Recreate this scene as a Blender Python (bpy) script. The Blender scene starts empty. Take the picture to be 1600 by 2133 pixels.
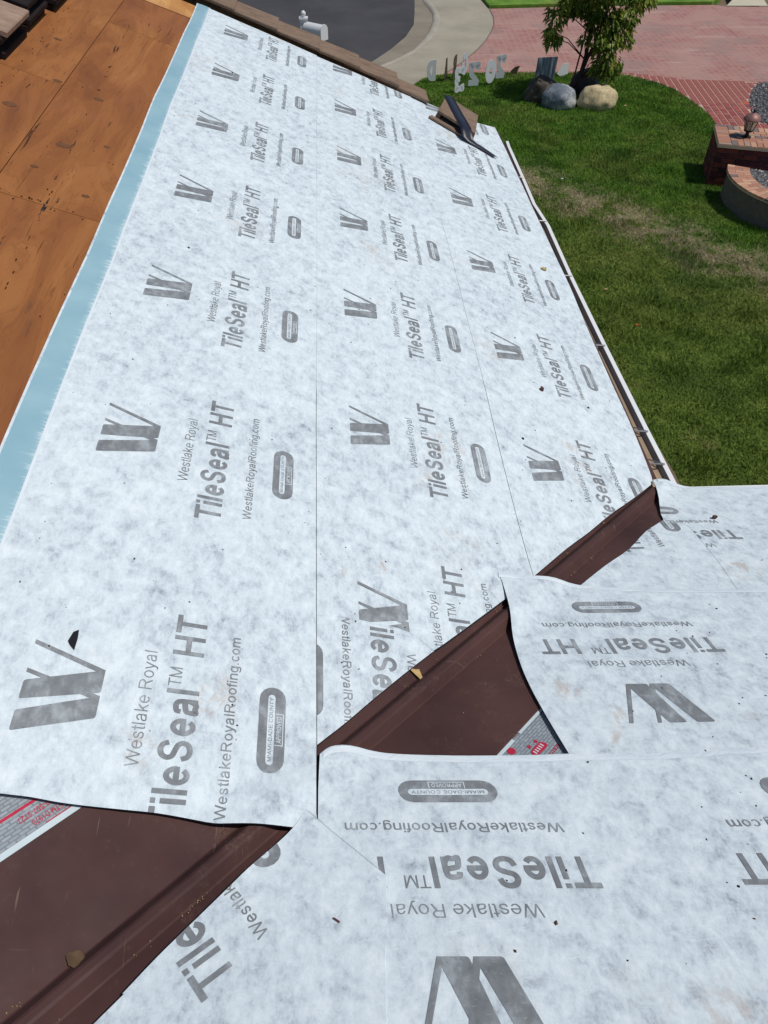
import bpy, bmesh, math, random
import numpy as np
from mathutils import Vector, Matrix, noise, geometry
R = math.radians
random.seed(7)
SC = bpy.context.scene
COL = SC.collection

# ------------------------------------------------------------------ camera, sky, sun, exposure
Z0 = 5.2                                     # eye height above the lawn
PITCH, YAW, ROLL, FOC = R(46.332), R(4.289), R(1.0), 1550.0
def cam_basis():
    cy, sy, cp, sp = math.cos(YAW), math.sin(YAW), math.cos(PITCH), math.sin(PITCH)
    f = Vector((sy*cp, cy*cp, -sp)); r = Vector((cy, -sy, 0)); u = r.cross(f)
    a, b = math.cos(ROLL), math.sin(ROLL)
    return a*r + b*u, -b*r + a*u, f
cd = bpy.data.cameras.new('camera'); cam = bpy.data.objects.new('camera', cd); COL.objects.link(cam)
cr, cu, cf = cam_basis()
cam.matrix_world = Matrix(((cr.x, cu.x, -cf.x, 0), (cr.y, cu.y, -cf.y, 0), (cr.z, cu.z, -cf.z, Z0), (0, 0, 0, 1)))
cd.sensor_fit = 'VERTICAL'; cd.sensor_height = 36.0; cd.lens = 36.0*FOC/2133.0
cd.clip_start = 0.05; cd.clip_end = 2000
SC.camera = cam

SUN_EL, SUN_AZ = R(64), R(-19)                 # azimuth measured from +X towards +Y
w = bpy.data.worlds.new('World'); SC.world = w; w.use_nodes = True
nt = w.node_tree; bg = nt.nodes['Background']
sky = nt.nodes.new('ShaderNodeTexSky'); sky.sky_type = 'NISHITA'; sky.sun_disc = False
sky.sun_elevation = SUN_EL; sky.sun_rotation = math.pi/2 - SUN_AZ
sky.air_density = 1.0; sky.dust_density = 0.6; sky.ozone_density = 1.2
nt.links.new(sky.outputs[0], bg.inputs[0]); bg.inputs[1].default_value = 0.085
sd = bpy.data.lights.new('sun', 'SUN'); sd.energy = 3.6; sd.angle = R(0.5); sd.color = (1.0, 0.96, 0.895)
so = bpy.data.objects.new('sun', sd); COL.objects.link(so)
sdir = Vector((math.cos(SUN_EL)*math.cos(SUN_AZ), math.cos(SUN_EL)*math.sin(SUN_AZ), math.sin(SUN_EL)))
so.rotation_euler = sdir.to_track_quat('Z', 'Y').to_euler(); so.location = (6, 2, 12)
SC.view_settings.view_transform = 'Standard'; SC.view_settings.look = 'None'
SC.view_settings.exposure = -0.40; SC.view_settings.gamma = 1.0

# ------------------------------------------------------------------ materials
def lin(r, g, b):
    f = lambda c: (c/255/12.92) if c/255 <= .04045 else ((c/255+.055)/1.055)**2.4
    return (f(r), f(g), f(b), 1)
class NB:
    """small node builder"""
    def __init__(s, name, rough=.8, spec=.3):
        s.m = bpy.data.materials.new(name); s.m.use_nodes = True; s.t = s.m.node_tree
        s.b = s.t.nodes['Principled BSDF']; s.b.inputs['Roughness'].default_value = rough
        s.b.inputs['Specular IOR Level'].default_value = spec
        s._p = None
    def n(s, ty, **k):
        q = s.t.nodes.new(ty)
        for a, v in k.items(): setattr(q, a, v)
        return q
    def set(s, sock, v):
        if isinstance(v, bpy.types.NodeSocket): s.t.links.new(v, sock)
        else: sock.default_value = v
    def pos(s, scale=(1, 1, 1), rot=(0, 0, 0), loc=(0, 0, 0)):
        if s._p is None: s._p = s.n('ShaderNodeNewGeometry')
        mp = s.n('ShaderNodeMapping'); s.set(mp.inputs[0], s._p.outputs['Position'])
        mp.inputs['Scale'].default_value = scale; mp.inputs['Rotation'].default_value = rot; mp.inputs['Location'].default_value = loc
        return mp.outputs[0]
    def noise(s, sc, det=4, rough=.55, vec=None, dist=0):
        q = s.n('ShaderNodeTexNoise'); s.set(q.inputs['Vector'], vec if vec is not None else s.pos())
        q.inputs['Scale'].default_value = sc; q.inputs['Detail'].default_value = det
        q.inputs['Roughness'].default_value = rough; q.inputs['Distortion'].default_value = dist
        return q.outputs[0]
    def vor(s, sc, vec=None, feat='F1', out=0):
        q = s.n('ShaderNodeTexVoronoi', feature=feat); s.set(q.inputs['Vector'], vec if vec is not None else s.pos())
        q.inputs['Scale'].default_value = sc; return q.outputs[out]
    def ramp(s, v, stops, interp='LINEAR'):
        q = s.n('ShaderNodeValToRGB'); s.set(q.inputs[0], v); e = q.color_ramp.elements; q.color_ramp.interpolation = interp
        while len(e) < len(stops): e.new(.5)
        for el, (p, c) in zip(e, stops):
            el.position = p; el.color = c if len(c) == 4 else (*c, 1)
        return q.outputs[0]
    def mix(s, f, a, b, bt='MIX'):
        q = s.n('ShaderNodeMix', data_type='RGBA', blend_type=bt); s.set(q.inputs[0], f); s.set(q.inputs[6], a); s.set(q.inputs[7], b); return q.outputs[2]
    def math(s, op, a, b=0.0, c=0.0):
        q = s.n('ShaderNodeMath', operation=op); s.set(q.inputs[0], a); s.set(q.inputs[1], b); s.set(q.inputs[2], c); return q.outputs[0]
    def step(s, v, lo, hi):
        q = s.n('ShaderNodeMapRange', interpolation_type='SMOOTHSTEP'); s.set(q.inputs[0], v)
        q.inputs[1].default_value = lo; q.inputs[2].default_value = hi; return q.outputs[0]
    def sep(s):
        if s._p is None: s._p = s.n('ShaderNodeNewGeometry')
        q = s.n('ShaderNodeSeparateXYZ'); s.set(q.inputs[0], s._p.outputs['Position']); return q.outputs
    def rnd(s): return s.n('ShaderNodeObjectInfo').outputs['Random']
    def col(s, v): s.set(s.b.inputs['Base Color'], v); return s
    def rough(s, v): s.set(s.b.inputs['Roughness'], v); return s
    def bump(s, hgt, strength=.3, dist=.01):
        q = s.n('ShaderNodeBump'); s.set(q.inputs['Height'], hgt); q.inputs['Strength'].default_value = strength; q.inputs['Distance'].default_value = dist
        s.set(s.b.inputs['Normal'], q.outputs[0]); return s
G4 = lambda v: (v, v, v, 1)

def plain(name, c, rough=.7, var=.12, sc=20, metal=0, spec=.3, bump=0):
    b = NB(name, rough, spec); n = b.noise(sc, 4)
    b.col(b.mix(b.ramp(n, [(.25, G4(0)), (.75, G4(1))]), tuple(x*(1-var) for x in c[:3])+(1,), tuple(min(1, x*(1+var)) for x in c[:3])+(1,)))
    b.b.inputs['Metallic'].default_value = metal
    if bump: b.bump(n, bump, .01)
    return b.m

def mottled_white(b):
    """white spun-fibre facing: cloudy blotches, fibres, a little brown scuffing"""
    big = b.noise(2.2, 2, .5)
    mid = b.noise(21, 6, .66, b.pos((1, .85, 1), (0, 0, .3)), .3)
    fib = b.noise(75, 4, .75, b.pos((1, .5, 1), (0, 0, .5)), .4)
    fine = b.noise(330, 2, .6)
    v = b.math('ADD', b.math('MULTIPLY', mid, .55), b.math('MULTIPLY', fib, .33))
    v = b.math('ADD', v, b.math('MULTIPLY', big, .12))
    c = b.ramp(v, [(.33, lin(150, 158, 170)), (.41, lin(192, 203, 211)), (.48, lin(212, 224, 230)), (.60, lin(232, 242, 246))])
    # thin fibre streaks
    f2 = b.noise(85, 3, .6, b.pos((.22, 1.6, 1), (0, 0, -.35)), .8)
    c = b.mix(b.math('MULTIPLY', b.step(f2, .58, .76), .5), c, lin(240, 248, 250))
    c = b.mix(b.math('MULTIPLY', b.step(fine, .55, .8), .25), c, lin(176, 186, 198))
    # faint foot-scuffs
    P_ = b._p.outputs['Position']; near_ = None
    for (x, y, r_) in ((1.362, 1.565, .10), (.582, 1.011, .07), (.686, .897, .06), (.946, 2.12, .07), (.097, 1.457, .05), (-.34, .943, .09), (-.486, .79, .07), (-.007, 1.385, .06), (.659, .826, .05), (.85, 5.75, .12), (.3, 1.9, .08)):
        vd_ = b.n('ShaderNodeVectorMath', operation='DISTANCE'); b.set(vd_.inputs[0], P_); vd_.inputs[1].default_value = (x, y, max(Z0-1.7492-.36397*x, Z0-1.7492-.36397*(y-.851)))
        g_ = b.step(vd_.outputs['Value'], r_, r_*.2); near_ = g_ if near_ is None else b.math('MAXIMUM', near_, g_)
    wide_ = b.step(b.noise(1.9, 2, .5, b.pos(loc=(3.1, 1.7, 0))), .60, .72)
    st = b.math('MULTIPLY', b.math('MAXIMUM', near_, b.math('MULTIPLY', wide_, .7)), b.step(b.noise(21, 5, .75, b.pos((1, .7, 1), (0, 0, .8)), .6), .46, .62))
    c = b.mix(b.math('MULTIPLY', st, .55), c, lin(190, 164, 142))
    return c, mid, fib
def mat_membrane():
    b = NB('white_membrane', .62, .25); c, mid, fib = mottled_white(b)
    wr = b.math('ABSOLUTE', b.math('SUBTRACT', b.noise(2.4, 3, .5, b.pos((1, .55, 1), (0, 0, .4), (2, 5, 0)), .9), .5))
    wr = b.math('MULTIPLY', b.step(wr, .05, 0), b.step(b.noise(1.3, 2, .5, b.pos(loc=(8, 1, 0))), .50, .64))
    hg = b.math('ADD', b.math('ADD', b.math('MULTIPLY', mid, .5), b.math('MULTIPLY', fib, .3)), b.math('MULTIPLY', wr, .55))
    hg = b.math('ADD', hg, b.math('MULTIPLY', b.noise(3.2, 2, .5), 1.6))
    b.col(c); b.bump(hg, .30, .006); return b.m
def mat_ink():
    b = NB('grey_ink', .6, .25)
    n = b.noise(34, 5, .65, b.pos((1, .6, 1)), .2); big = b.noise(9, 3, .6)
    c = b.ramp(b.math('ADD', b.math('MULTIPLY', n, .6), b.math('MULTIPLY', big, .4)), [(.34, lin(114, 117, 121)), (.5, lin(136, 140, 144)), (.66, lin(176, 183, 187))])
    f = b.noise(140, 3, .7, b.pos((.4, 1.2, 1), (0, 0, .6)))
    c = b.mix(b.math('MULTIPLY', b.step(f, .60, .76), .5), c, lin(186, 195, 200))
    b.col(c); return b.m
def mat_film():
    b = NB('pale_blue_film', .36, .5); X = b.sep()
    t = b.math('DIVIDE', b.math('ADD', X[0], .950), .09)             # 0 at the outer edge, 1 at the fabric
    rag = b.noise(1, 4, .75, b.pos((6, 95, 1)))
    rag2 = b.noise(1, 3, .7, b.pos((5, 260, 1)))
    s = b.math('ADD', t, b.math('MULTIPLY', b.math('SUBTRACT', b.math('ADD', b.math('MULTIPLY', rag, .6), b.math('MULTIPLY', rag2, .4)), .5), 1.5))
    blue = b.ramp(b.noise(5, 3), [(.3, lin(142, 182, 196)), (.7, lin(160, 196, 207))])
    c = b.mix(b.math('MULTIPLY', b.step(s, .80, 1.06), .85), blue, lin(216, 232, 238))
    sc2 = b.step(b.noise(1, 2, .6, b.pos((9, 190, 1), loc=(5, 3, 0))), .70, .74)
    c = b.mix(b.math('MULTIPLY', sc2, .5), c, lin(212, 230, 238))
    b.col(c); b.bump(b.noise(14, 3), .06, .004); return b.m
def mat_glossfilm():
    b = NB('glossy_white_film', .22, .5)
    b.col(b.ramp(b.noise(9, 3), [(.3, lin(218, 230, 238)), (.7, lin(236, 244, 248))]))
    b.bump(b.noise(1, 3, .6, b.pos((14, 40, 14)), 1.2), .5, .008); return b.m
def mat_plywood(name, base=(152, 96, 53), light=(172, 115, 66), dark=(130, 79, 45)):
    b = NB(name, .72, .25)
    off = b.math('MULTIPLY', b.rnd(), 37.0)
    cmb = b.n('ShaderNodeCombineXYZ'); X = b.sep()
    b.set(cmb.inputs[0], b.math('ADD', X[0], off)); b.set(cmb.inputs[1], b.math('ADD', X[1], b.math('MULTIPLY', off, 1.7))); b.set(cmb.inputs[2], 0.0)
    mp = b.n('ShaderNodeMapping'); b.set(mp.inputs[0], cmb.outputs[0]); mp.inputs['Scale'].default_value = (3.2, .55, 1)
    wv = b.noise(1.6, 5, .55, mp.outputs[0], 1.6)
    rings = b.math('FRACT', b.math('MULTIPLY', wv, 11.0))
    rings = b.math('ABSOLUTE', b.math('SUBTRACT', rings, .5))
    mp2 = b.n('ShaderNodeMapping'); b.set(mp2.inputs[0], cmb.outputs[0]); mp2.inputs['Scale'].default_value = (95, 5, 1)
    gr = b.noise(1.0, 4, .7, mp2.outputs[0], .6)
    c = b.ramp(wv, [(.3, lin(*dark)), (.5, lin(*base)), (.72, lin(*light))])
    c = b.mix(b.math('MULTIPLY', b.step(rings, .36, .5), .20), c, lin(*[int(x*.72) for x in dark]))
    c = b.mix(b.math('MULTIPLY', b.step(gr, .56, .74), .38), c, lin(*[int(x*.66) for x in dark]))
    c = b.mix(b.math('MULTIPLY', b.step(b.noise(1.1, 3, .6), .50, .70), .3), c, lin(158, 100, 70))
    # weather stains
    c = b.mix(b.math('MULTIPLY', b.math('MULTIPLY', b.step(b.noise(2.3, 4, .7, b.pos((1.6, .5, 1), loc=(9, 2, 0))), .61, .74), b.step(gr, .40, .62)), .6), c, lin(74, 60, 50))
    # splits in the face veneer
    mp3 = b.n('ShaderNodeMapping'); b.set(mp3.inputs[0], cmb.outputs[0]); mp3.inputs['Scale'].default_value = (60, 2.4, 1)
    sp = b.noise(1.0, 3, .65, mp3.outputs[0], .9)
    spl = b.math('MULTIPLY', b.step(sp, .655, .69), b.step(b.noise(2.0, 2, .5, cmb.outputs[0]), .46, .60))
    c = b.mix(b.math('MULTIPLY', spl, .85), c, lin(52, 28, 16))
    b.col(c); b.bump(b.math('SUBTRACT', b.math('MULTIPLY', gr, .5), spl), .35, .004); return b.m
def mat_metal_brown():
    b = NB('brown_painted_metal', .5, .22)
    n = b.noise(3.5, 4, .6); d = b.noise(40, 4, .7)
    c = b.ramp(n, [(.3, lin(68, 45, 44)), (.7, lin(88, 61, 57))])
    c = b.mix(b.math('MULTIPLY', b.step(d, .58, .8), .22), c, lin(122, 100, 92))
    sc = b.math('MULTIPLY', b.step(b.noise(1, 3, .7, b.pos((4, 70, 1), (0, 0, .7))), .66, .72), b.step(b.noise(6, 2), .52, .65))
    c = b.mix(b.math('MULTIPLY', sc, .5), c, lin(132, 112, 106))
    du = b.math('MULTIPLY', b.step(b.noise(5, 5, .75, b.pos(loc=(3, 8, 0))), .52, .72), b.step(b.noise(120, 3, .8), .40, .68))
    c = b.mix(b.math('MULTIPLY', du, .30), c, lin(150, 128, 112))
    s3 = b.math('MULTIPLY', b.step(b.noise(1, 2, .6, b.pos((160, 9, 1), (0, 0, -.5))), .69, .73), b.step(b.noise(4, 2, .5, b.pos(loc=(1, 6, 0))), .5, .62))
    c = b.mix(b.math('MULTIPLY', s3, .5), c, lin(148, 126, 116))
    b.col(c); b.rough(b.ramp(b.noise(9, 4), [(.3, G4(.55)), (.7, G4(.75))])); b.bump(b.noise(5, 3), .05, .01); return b.m
def mat_greymem():
    b = NB('grey_printed_membrane', .5, .35)
    v = b.pos((1, 1, 1), (0, 0, R(-45)))
    br = b.n('ShaderNodeTexBrick'); b.set(br.inputs['Vector'], v); br.inputs['Scale'].default_value = 1
    br.inputs['Brick Width'].default_value = .02; br.inputs['Row Height'].default_value = .0075; br.inputs['Mortar Size'].default_value = .0016
    br.inputs['Color1'].default_value = lin(150, 158, 164); br.inputs['Color2'].default_value = lin(164, 171, 176); br.inputs['Mortar'].default_value = lin(126, 134, 142)
    c = b.mix(b.math('MULTIPLY', b.step(b.noise(60, 3, .7), .5, .75), .35), br.outputs[0], lin(190, 196, 200))
    b.col(c); b.bump(br.outputs['Fac'], -.3, .003); return b.m
def mat_lawn(name, blade=False):
    b = NB(name, .75, .2 if not blade else .25); X = b.sep()
    dl = b.math('ADD', b.math('ADD', X[1], b.math('MULTIPLY', X[0], 1.12)), -17.12)
    big = b.noise(.55, 4, .6); mid = b.noise(2.6, 5, .65); fine = b.noise(26, 4, .7)
    g = b.ramp(b.math('ADD', b.math('MULTIPLY', mid, .6), b.math('MULTIPLY', fine, .4)), [(.33, lin(64, 102, 28)), (.5, lin(94, 134, 40)), (.68, lin(136, 166, 68))])
    ol = b.ramp(b.math('ADD', b.math('MULTIPLY', mid, .5), b.math('MULTIPLY', fine, .5)), [(.35, lin(92, 108, 44)), (.55, lin(134, 144, 68)), (.72, lin(184, 176, 110))])
    near = b.step(dl, -.1, -.9)                                      # the unwatered strip towards the house
    c = b.mix(b.math('MULTIPLY', near, .5), g, ol)
    c = b.mix(b.math('MULTIPLY', b.step(big, .46, .64), .6), c, ol)
    band = b.math('MULTIPLY', b.step(b.math('ABSOLUTE', b.math('ADD', b.math('ADD', dl, 1.0), b.math('MULTIPLY', b.math('SUBTRACT', b.noise(1.1, 4, .6, b.pos(loc=(2, 2, 0))), .5), 2.4))), 1.35, .1), b.step(b.math('ADD', b.math('MULTIPLY', mid, .6), b.math('MULTIPLY', b.noise(7, 4, .65), .4)), .42, .54))
    c = b.mix(b.math('MULTIPLY', band, .85), c, b.ramp(fine, [(.35, lin(150, 134, 102)), (.65, lin(206, 188, 158))]))
    sm = b.step(b.noise(1.3, 4, .7, b.pos(loc=(4, 9, 0))), .60, .72)
    c = b.mix(b.math('MULTIPLY', sm, .55), c, b.ramp(fine, [(.35, lin(122, 118, 66)), (.65, lin(172, 162, 108))]))
    c = b.mix(b.math('MULTIPLY', b.step(b.noise(.9, 5, .7, b.pos(loc=(11, 5, 0))), .50, .64), .5), c, lin(60, 94, 32))
    if not blade: c = b.mix(.5, c, lin(52, 58, 26), 'MIX')
    b.col(c)
    if not blade: b.bump(b.noise(60, 3, .7), .8, .03)
    return b.m
def mat_concrete(name, c0, c1, sc=1.2):
    b = NB(name, .85, .2); n = b.noise(sc, 5, .6); f = b.noise(45, 4, .7)
    c = b.ramp(b.math('ADD', b.math('MULTIPLY', n, .7), b.math('MULTIPLY', f, .3)), [(.34, c0), (.64, c1)])
    c = b.mix(b.math('MULTIPLY', b.step(b.noise(.8, 4, .7, b.pos((.5, 2.2, 1))), .56, .75), .3), c, tuple(x*.72 for x in c0[:3])+(1,))
    b.col(c); b.bump(f, .15, .01); return b.m
def mat_asphalt():
    b = NB('asphalt', .9, .2); n = b.noise(.7, 4, .6); f = b.noise(160, 3, .8)
    c = b.ramp(n, [(.3, lin(66, 65, 68)), (.7, lin(80, 79, 82))])
    c = b.mix(b.math('MULTIPLY', b.step(f, .52, .75), .35), c, lin(112, 110, 110))
    b.col(c); b.bump(f, .3, .01); return b.m
def mat_stamped():
    """far driveway: stamped, faded brick pattern too fine to pick apart"""
    b = NB('stamped_brick_concrete', .85, .2)
    v = b.pos((1, 1, 1), (0, 0, R(3)))
    br = b.n('ShaderNodeTexBrick'); br.offset = 0.0; b.set(br.inputs['Vector'], v); br.inputs['Scale'].default_value = 1
    br.inputs['Brick Width'].default_value = .145; br.inputs['Row Height'].default_value = .095; br.inputs['Mortar Size'].default_value = .011
    br.inputs['Color1'].default_value = lin(152, 102, 98); br.inputs['Color2'].default_value = lin(172, 126, 118); br.inputs['Mortar'].default_value = lin(172, 138, 128)
    n = b.noise(.9, 5, .62); s = b.noise(1.2, 4, .65, b.pos((.35, 2.0, 1)))
    c = b.mix(b.math('MULTIPLY', b.step(n, .40, .60), .75), br.outputs[0], lin(176, 140, 130))
    c = b.mix(b.math('MULTIPLY', b.step(s, .54, .72), .55), c, lin(198, 176, 162))
    c = b.mix(b.math('MULTIPLY', b.step(b.noise(.7, 3, .6, b.pos(loc=(7, 3, 0))), .50, .64), .6), c, lin(150, 128, 122))
    b.col(c); b.bump(br.outputs['Fac'], -.15, .01); return b.m
def mat_brick(name, cols, mott=.35):
    b = NB(name, .85, .2)
    r = b.rnd(); st = [(i/len(cols), lin(*c)) for i, c in enumerate(cols)]
    c = b.ramp(r, st, 'CONSTANT')
    n = b.noise(22, 4, .7)
    c = b.mix(b.math('MULTIPLY', b.step(n, .45, .75), mott), c, lin(188, 152, 132))
    b.col(c); b.bump(n, .3, .006); return b.m
def mat_tile(name, c0, c1):
    b = NB(name, .88, .2); n = b.noise(9, 5, .65, b.pos((1, 2.4, 1))); f = b.noise(90, 3, .7)
    c = b.ramp(b.math('ADD', b.math('MULTIPLY', n, .65), b.math('MULTIPLY', f, .35)), [(.33, lin(*c0)), (.66, lin(*c1))])
    b.col(c); b.bump(f, .35, .006); return b.m
def mat_rock(name, c0, c1, c2, sc=4):
    b = NB(name, .85, .25); n = b.noise(sc, 6, .68, None, .8); f = b.noise(30, 4, .7)
    c = b.ramp(b.math('ADD', b.math('MULTIPLY', n, .75), b.math('MULTIPLY', f, .25)), [(.36, lin(*c0)), (.52, lin(*c1)), (.66, lin(*c2))])
    b.col(c); b.bump(b.math('ADD', n, b.math('MULTIPLY', f, .4)), .5, .03); return b.m
def mat_leaf():
    b = NB('leaf_green', .42, .4)
    c = b.ramp(b.noise(3.2, 4, .7), [(.32, lin(62, 88, 28)), (.5, lin(110, 132, 42)), (.68, lin(172, 172, 66))])
    c = b.mix(b.math('MULTIPLY', b.step(b.noise(28, 2), .55, .7), .5), c, lin(150, 146, 60))
    b.col(c)
    tr = b.n('ShaderNodeBsdfTranslucent'); b.set(tr.inputs[0], c); mx = b.n('ShaderNodeMixShader'); mx.inputs[0].default_value = .28
    b.t.links.new(b.b.outputs[0], mx.inputs[1]); b.t.links.new(tr.outputs[0], mx.inputs[2])
    b.t.links.new(mx.outputs[0], b.t.nodes['Material Output'].inputs[0]); return b.m
def mat_panel():
    b = NB('blue_grey_sheet', .38, .5)
    s = b.noise(1, 3, .6, b.pos((26, 26, 1.3))); c = b.ramp(s, [(.36, lin(62, 78, 94)), (.54, lin(92, 110, 126)), (.68, lin(168, 180, 190))])
    b.col(c); b.b.inputs['Metallic'].default_value = .25; return b.m
def mat_gravel():
    b = NB('grey_gravel', .9, .2)
    c = b.ramp(b.rnd(), [(0, G4(.1)), (1, G4(.3))]); X = b.vor(34, None, 'F1', 1)
    sv = b.n('ShaderNodeSeparateColor'); b.set(sv.inputs[0], X)
    b.col(b.ramp(sv.outputs[0], [(0, lin(66, 68, 74)), (.45, lin(112, 112, 116)), (.85, lin(150, 146, 142)), (1, lin(206, 200, 192))])); return b.m

M = dict(
    mem=mat_membrane(), ink=mat_ink(), film=mat_film(), gloss=mat_glossfilm(),
    cleanwhite=plain('clean_white_film', lin(228, 238, 243), .4, .04, 12), black=plain('black_asphalt_edge', lin(22, 22, 32), .55, .2), white_band=plain('pale_band', lin(206, 220, 224), .5, .06),
    ply=mat_plywood('weathered_plywood'), pine=mat_plywood('raw_pine', (206, 152, 92), (224, 176, 116), (176, 118, 62)),
    patch=plain('plywood_plug', lin(112, 76, 50), .7, .25, 60), nailhole=plain('dark_hole', lin(34, 20, 16), .8, .2),
    stain=plain('black_stain', lin(62, 52, 46), .8, .4, 40),
    metal=mat_metal_brown(), grey=mat_greymem(), red=plain('red_ink', lin(190, 40, 70), .6, .15, 60),
    gutter_white=plain('white_gutter_paint', lin(238, 240, 240), .4, .05, 6, spec=.5), gutter_in=plain('dusty_gutter_inside', lin(166, 144, 120), .7, .25, 7),
    gutter_grey=plain('grey_gutter_inside', lin(150, 154, 160), .5, .2, 9), fascia=plain('brown_fascia', lin(84, 58, 52), .6, .15, 8), stucco=plain('tan_stucco', lin(196, 178, 150), .9, .1, 30, bump=.3),
    rake=mat_tile('brown_concrete_tile', (112, 92, 78), (150, 128, 110)), dark_tile=mat_tile('dark_tile', (28, 22, 24), (46, 36, 36)), pale_tile=mat_tile('weathered_tile', (134, 112, 98), (176, 150, 132)),
    strip=plain('navy_black_film', lin(18, 22, 42), .42, .3, 30, spec=.6),
    lawn=mat_lawn('lawn_soil'), blade=mat_lawn('grass_blades', True), soil=mat_concrete('bare_soil', lin(98, 84, 66), lin(132, 116, 94), 3),
    asphalt=mat_asphalt(), pan=mat_concrete('gutter_pan_concrete', lin(126, 118, 104), lin(152, 143, 128)), curb=mat_concrete('curb_concrete', lin(154, 148, 136), lin(178, 171, 158)),
    walk=mat_concrete('apron_concrete', lin(150, 143, 128), lin(174, 166, 149), .9), pale_walk=mat_concrete('pale_walk', lin(190, 182, 160), lin(208, 200, 178)),
    stamped=mat_stamped(), paver=mat_brick('red_paver', [(154, 84, 82), (162, 92, 88), (146, 80, 82), (168, 102, 96), (156, 94, 88), (140, 84, 84), (160, 88, 82)], .3),
    paver_o=mat_brick('orange_paver', [(196, 108, 86), (188, 100, 80)], .3), joint=plain('sand_joint', lin(200, 166, 150), .9, .1, 12),
    brick=mat_brick('dark_red_brick', [(104, 50, 50), (86, 44, 48), (116, 58, 54), (76, 44, 50), (124, 62, 56)], .12),
    cap=mat_brick('tan_cap_brick', [(186, 138, 116), (172, 124, 104), (166, 140, 122), (194, 150, 124), (118, 108, 108), (182, 132, 108), (204, 162, 134)], .35),
    mortar=plain('mortar', lin(206, 186, 160), .9, .12, 30), dmortar=plain('dark_mortar', lin(120, 104, 98), .9, .15, 30), wallstucco=plain('grey_stucco', lin(112, 104, 96), .9, .2, 14, bump=.4),
    bronze=plain('bronze_metal', lin(58, 44, 40), .45, .2, 30, metal=.5), dome=plain('copper_dome', lin(150, 112, 106), .5, .2, 20, metal=.3),
    r_dark=mat_rock('dark_rock', (58, 52, 48), (84, 76, 68), (116, 106, 94)), r_blue=mat_rock('blue_grey_rock', (66, 78, 98), (120, 128, 138), (204, 202, 194), 2.2), r_cream=mat_rock('cream_rock', (150, 132, 100), (206, 188, 150), (226, 212, 178), 3),
    r_slate=mat_rock('slate_rock', (52, 54, 60), (76, 78, 84), (112, 112, 114)),
    bark=plain('dark_bark', lin(58, 44, 38), .85, .3, 40, bump=.4), stake=plain('red_brown_stake', lin(92, 48, 44), .7, .2, 20), leaf=mat_leaf(),
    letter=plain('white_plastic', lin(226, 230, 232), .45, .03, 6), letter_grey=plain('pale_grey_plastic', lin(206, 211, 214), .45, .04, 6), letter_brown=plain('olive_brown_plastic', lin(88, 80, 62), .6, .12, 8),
    panel=mat_panel(), mail=plain('white_enamel', lin(222, 224, 226), .35, .04, 6, spec=.5), steel=plain('galvanised_wire', lin(150, 150, 152), .4, .1, 6, metal=.6),
    gravel=mat_gravel(), debris=plain('dark_debris', lin(40, 36, 36), .8, .5, 200), tan=plain('dry_tan', lin(196, 164, 112), .8, .25, 60), rust=plain('rusty_lump', lin(92, 72, 52), .85, .35, 50),
    blob=plain('brown_clod', lin(92, 66, 54), .8, .3, 60), orange=plain('orange_scrap', lin(206, 74, 50), .6, .1, 6), leafdry=plain('dry_leaf_tan', lin(176, 152, 96), .7, .3, 40),
)
def mat_glass():
    b = NB('lantern_glass', .08, .5); b.col((.75, .72, .66, 1)); b.b.inputs['Transmission Weight'].default_value = .8; return b.m
M['glass'] = mat_glass()

# ------------------------------------------------------------------ object helpers
WL = {}
def empty(name, loc, label=None, cat=None, group=None):
    o = bpy.data.objects.new(name, None); COL.objects.link(o); o.location = loc; o.empty_display_size = .1
    WL[o.name] = Vector(loc); tag(o, label, cat, group); return o
def tag(o, label=None, cat=None, group=None, kind=None):
    if label: o['label'] = label
    if cat: o['category'] = cat
    if group: o['group'] = group
    if kind: o['kind'] = kind
    return o
def mk(name, vs, fs, mat, parent=None, label=None, cat=None, group=None, kind=None, smooth=False, mats=None, fm=None):
    """mesh object from world coordinates; origin at the middle of its base"""
    vs = np.asarray(vs, dtype=float).reshape(-1, 3)
    lo, hi = vs.min(0), vs.max(0); o0 = Vector(((lo[0]+hi[0])/2, (lo[1]+hi[1])/2, lo[2]))
    me = bpy.data.meshes.new(name); me.from_pydata((vs-np.array(o0)).tolist(), [], fs)
    for m_ in (mats or [mat]): me.materials.append(m_)
    if fm is not None: me.polygons.foreach_set('material_index', fm)
    if smooth: me.polygons.foreach_set('use_smooth', [True]*len(me.polygons))
    me.update()
    o = bpy.data.objects.new(name, me); COL.objects.link(o)
    if parent is not None:
        o.parent = parent; o.location = o0 - WL[parent.name]
    else: o.location = o0
    WL[o.name] = o0.copy()
    return tag(o, label, cat, group, kind)
def dup(o, parent=None, offset=(0, 0, 0), rotz=None):
    c_ = o.copy(); COL.objects.link(c_)
    if parent is not None: c_.parent = parent
    c_.location = o.location + Vector(offset); return c_
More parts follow.
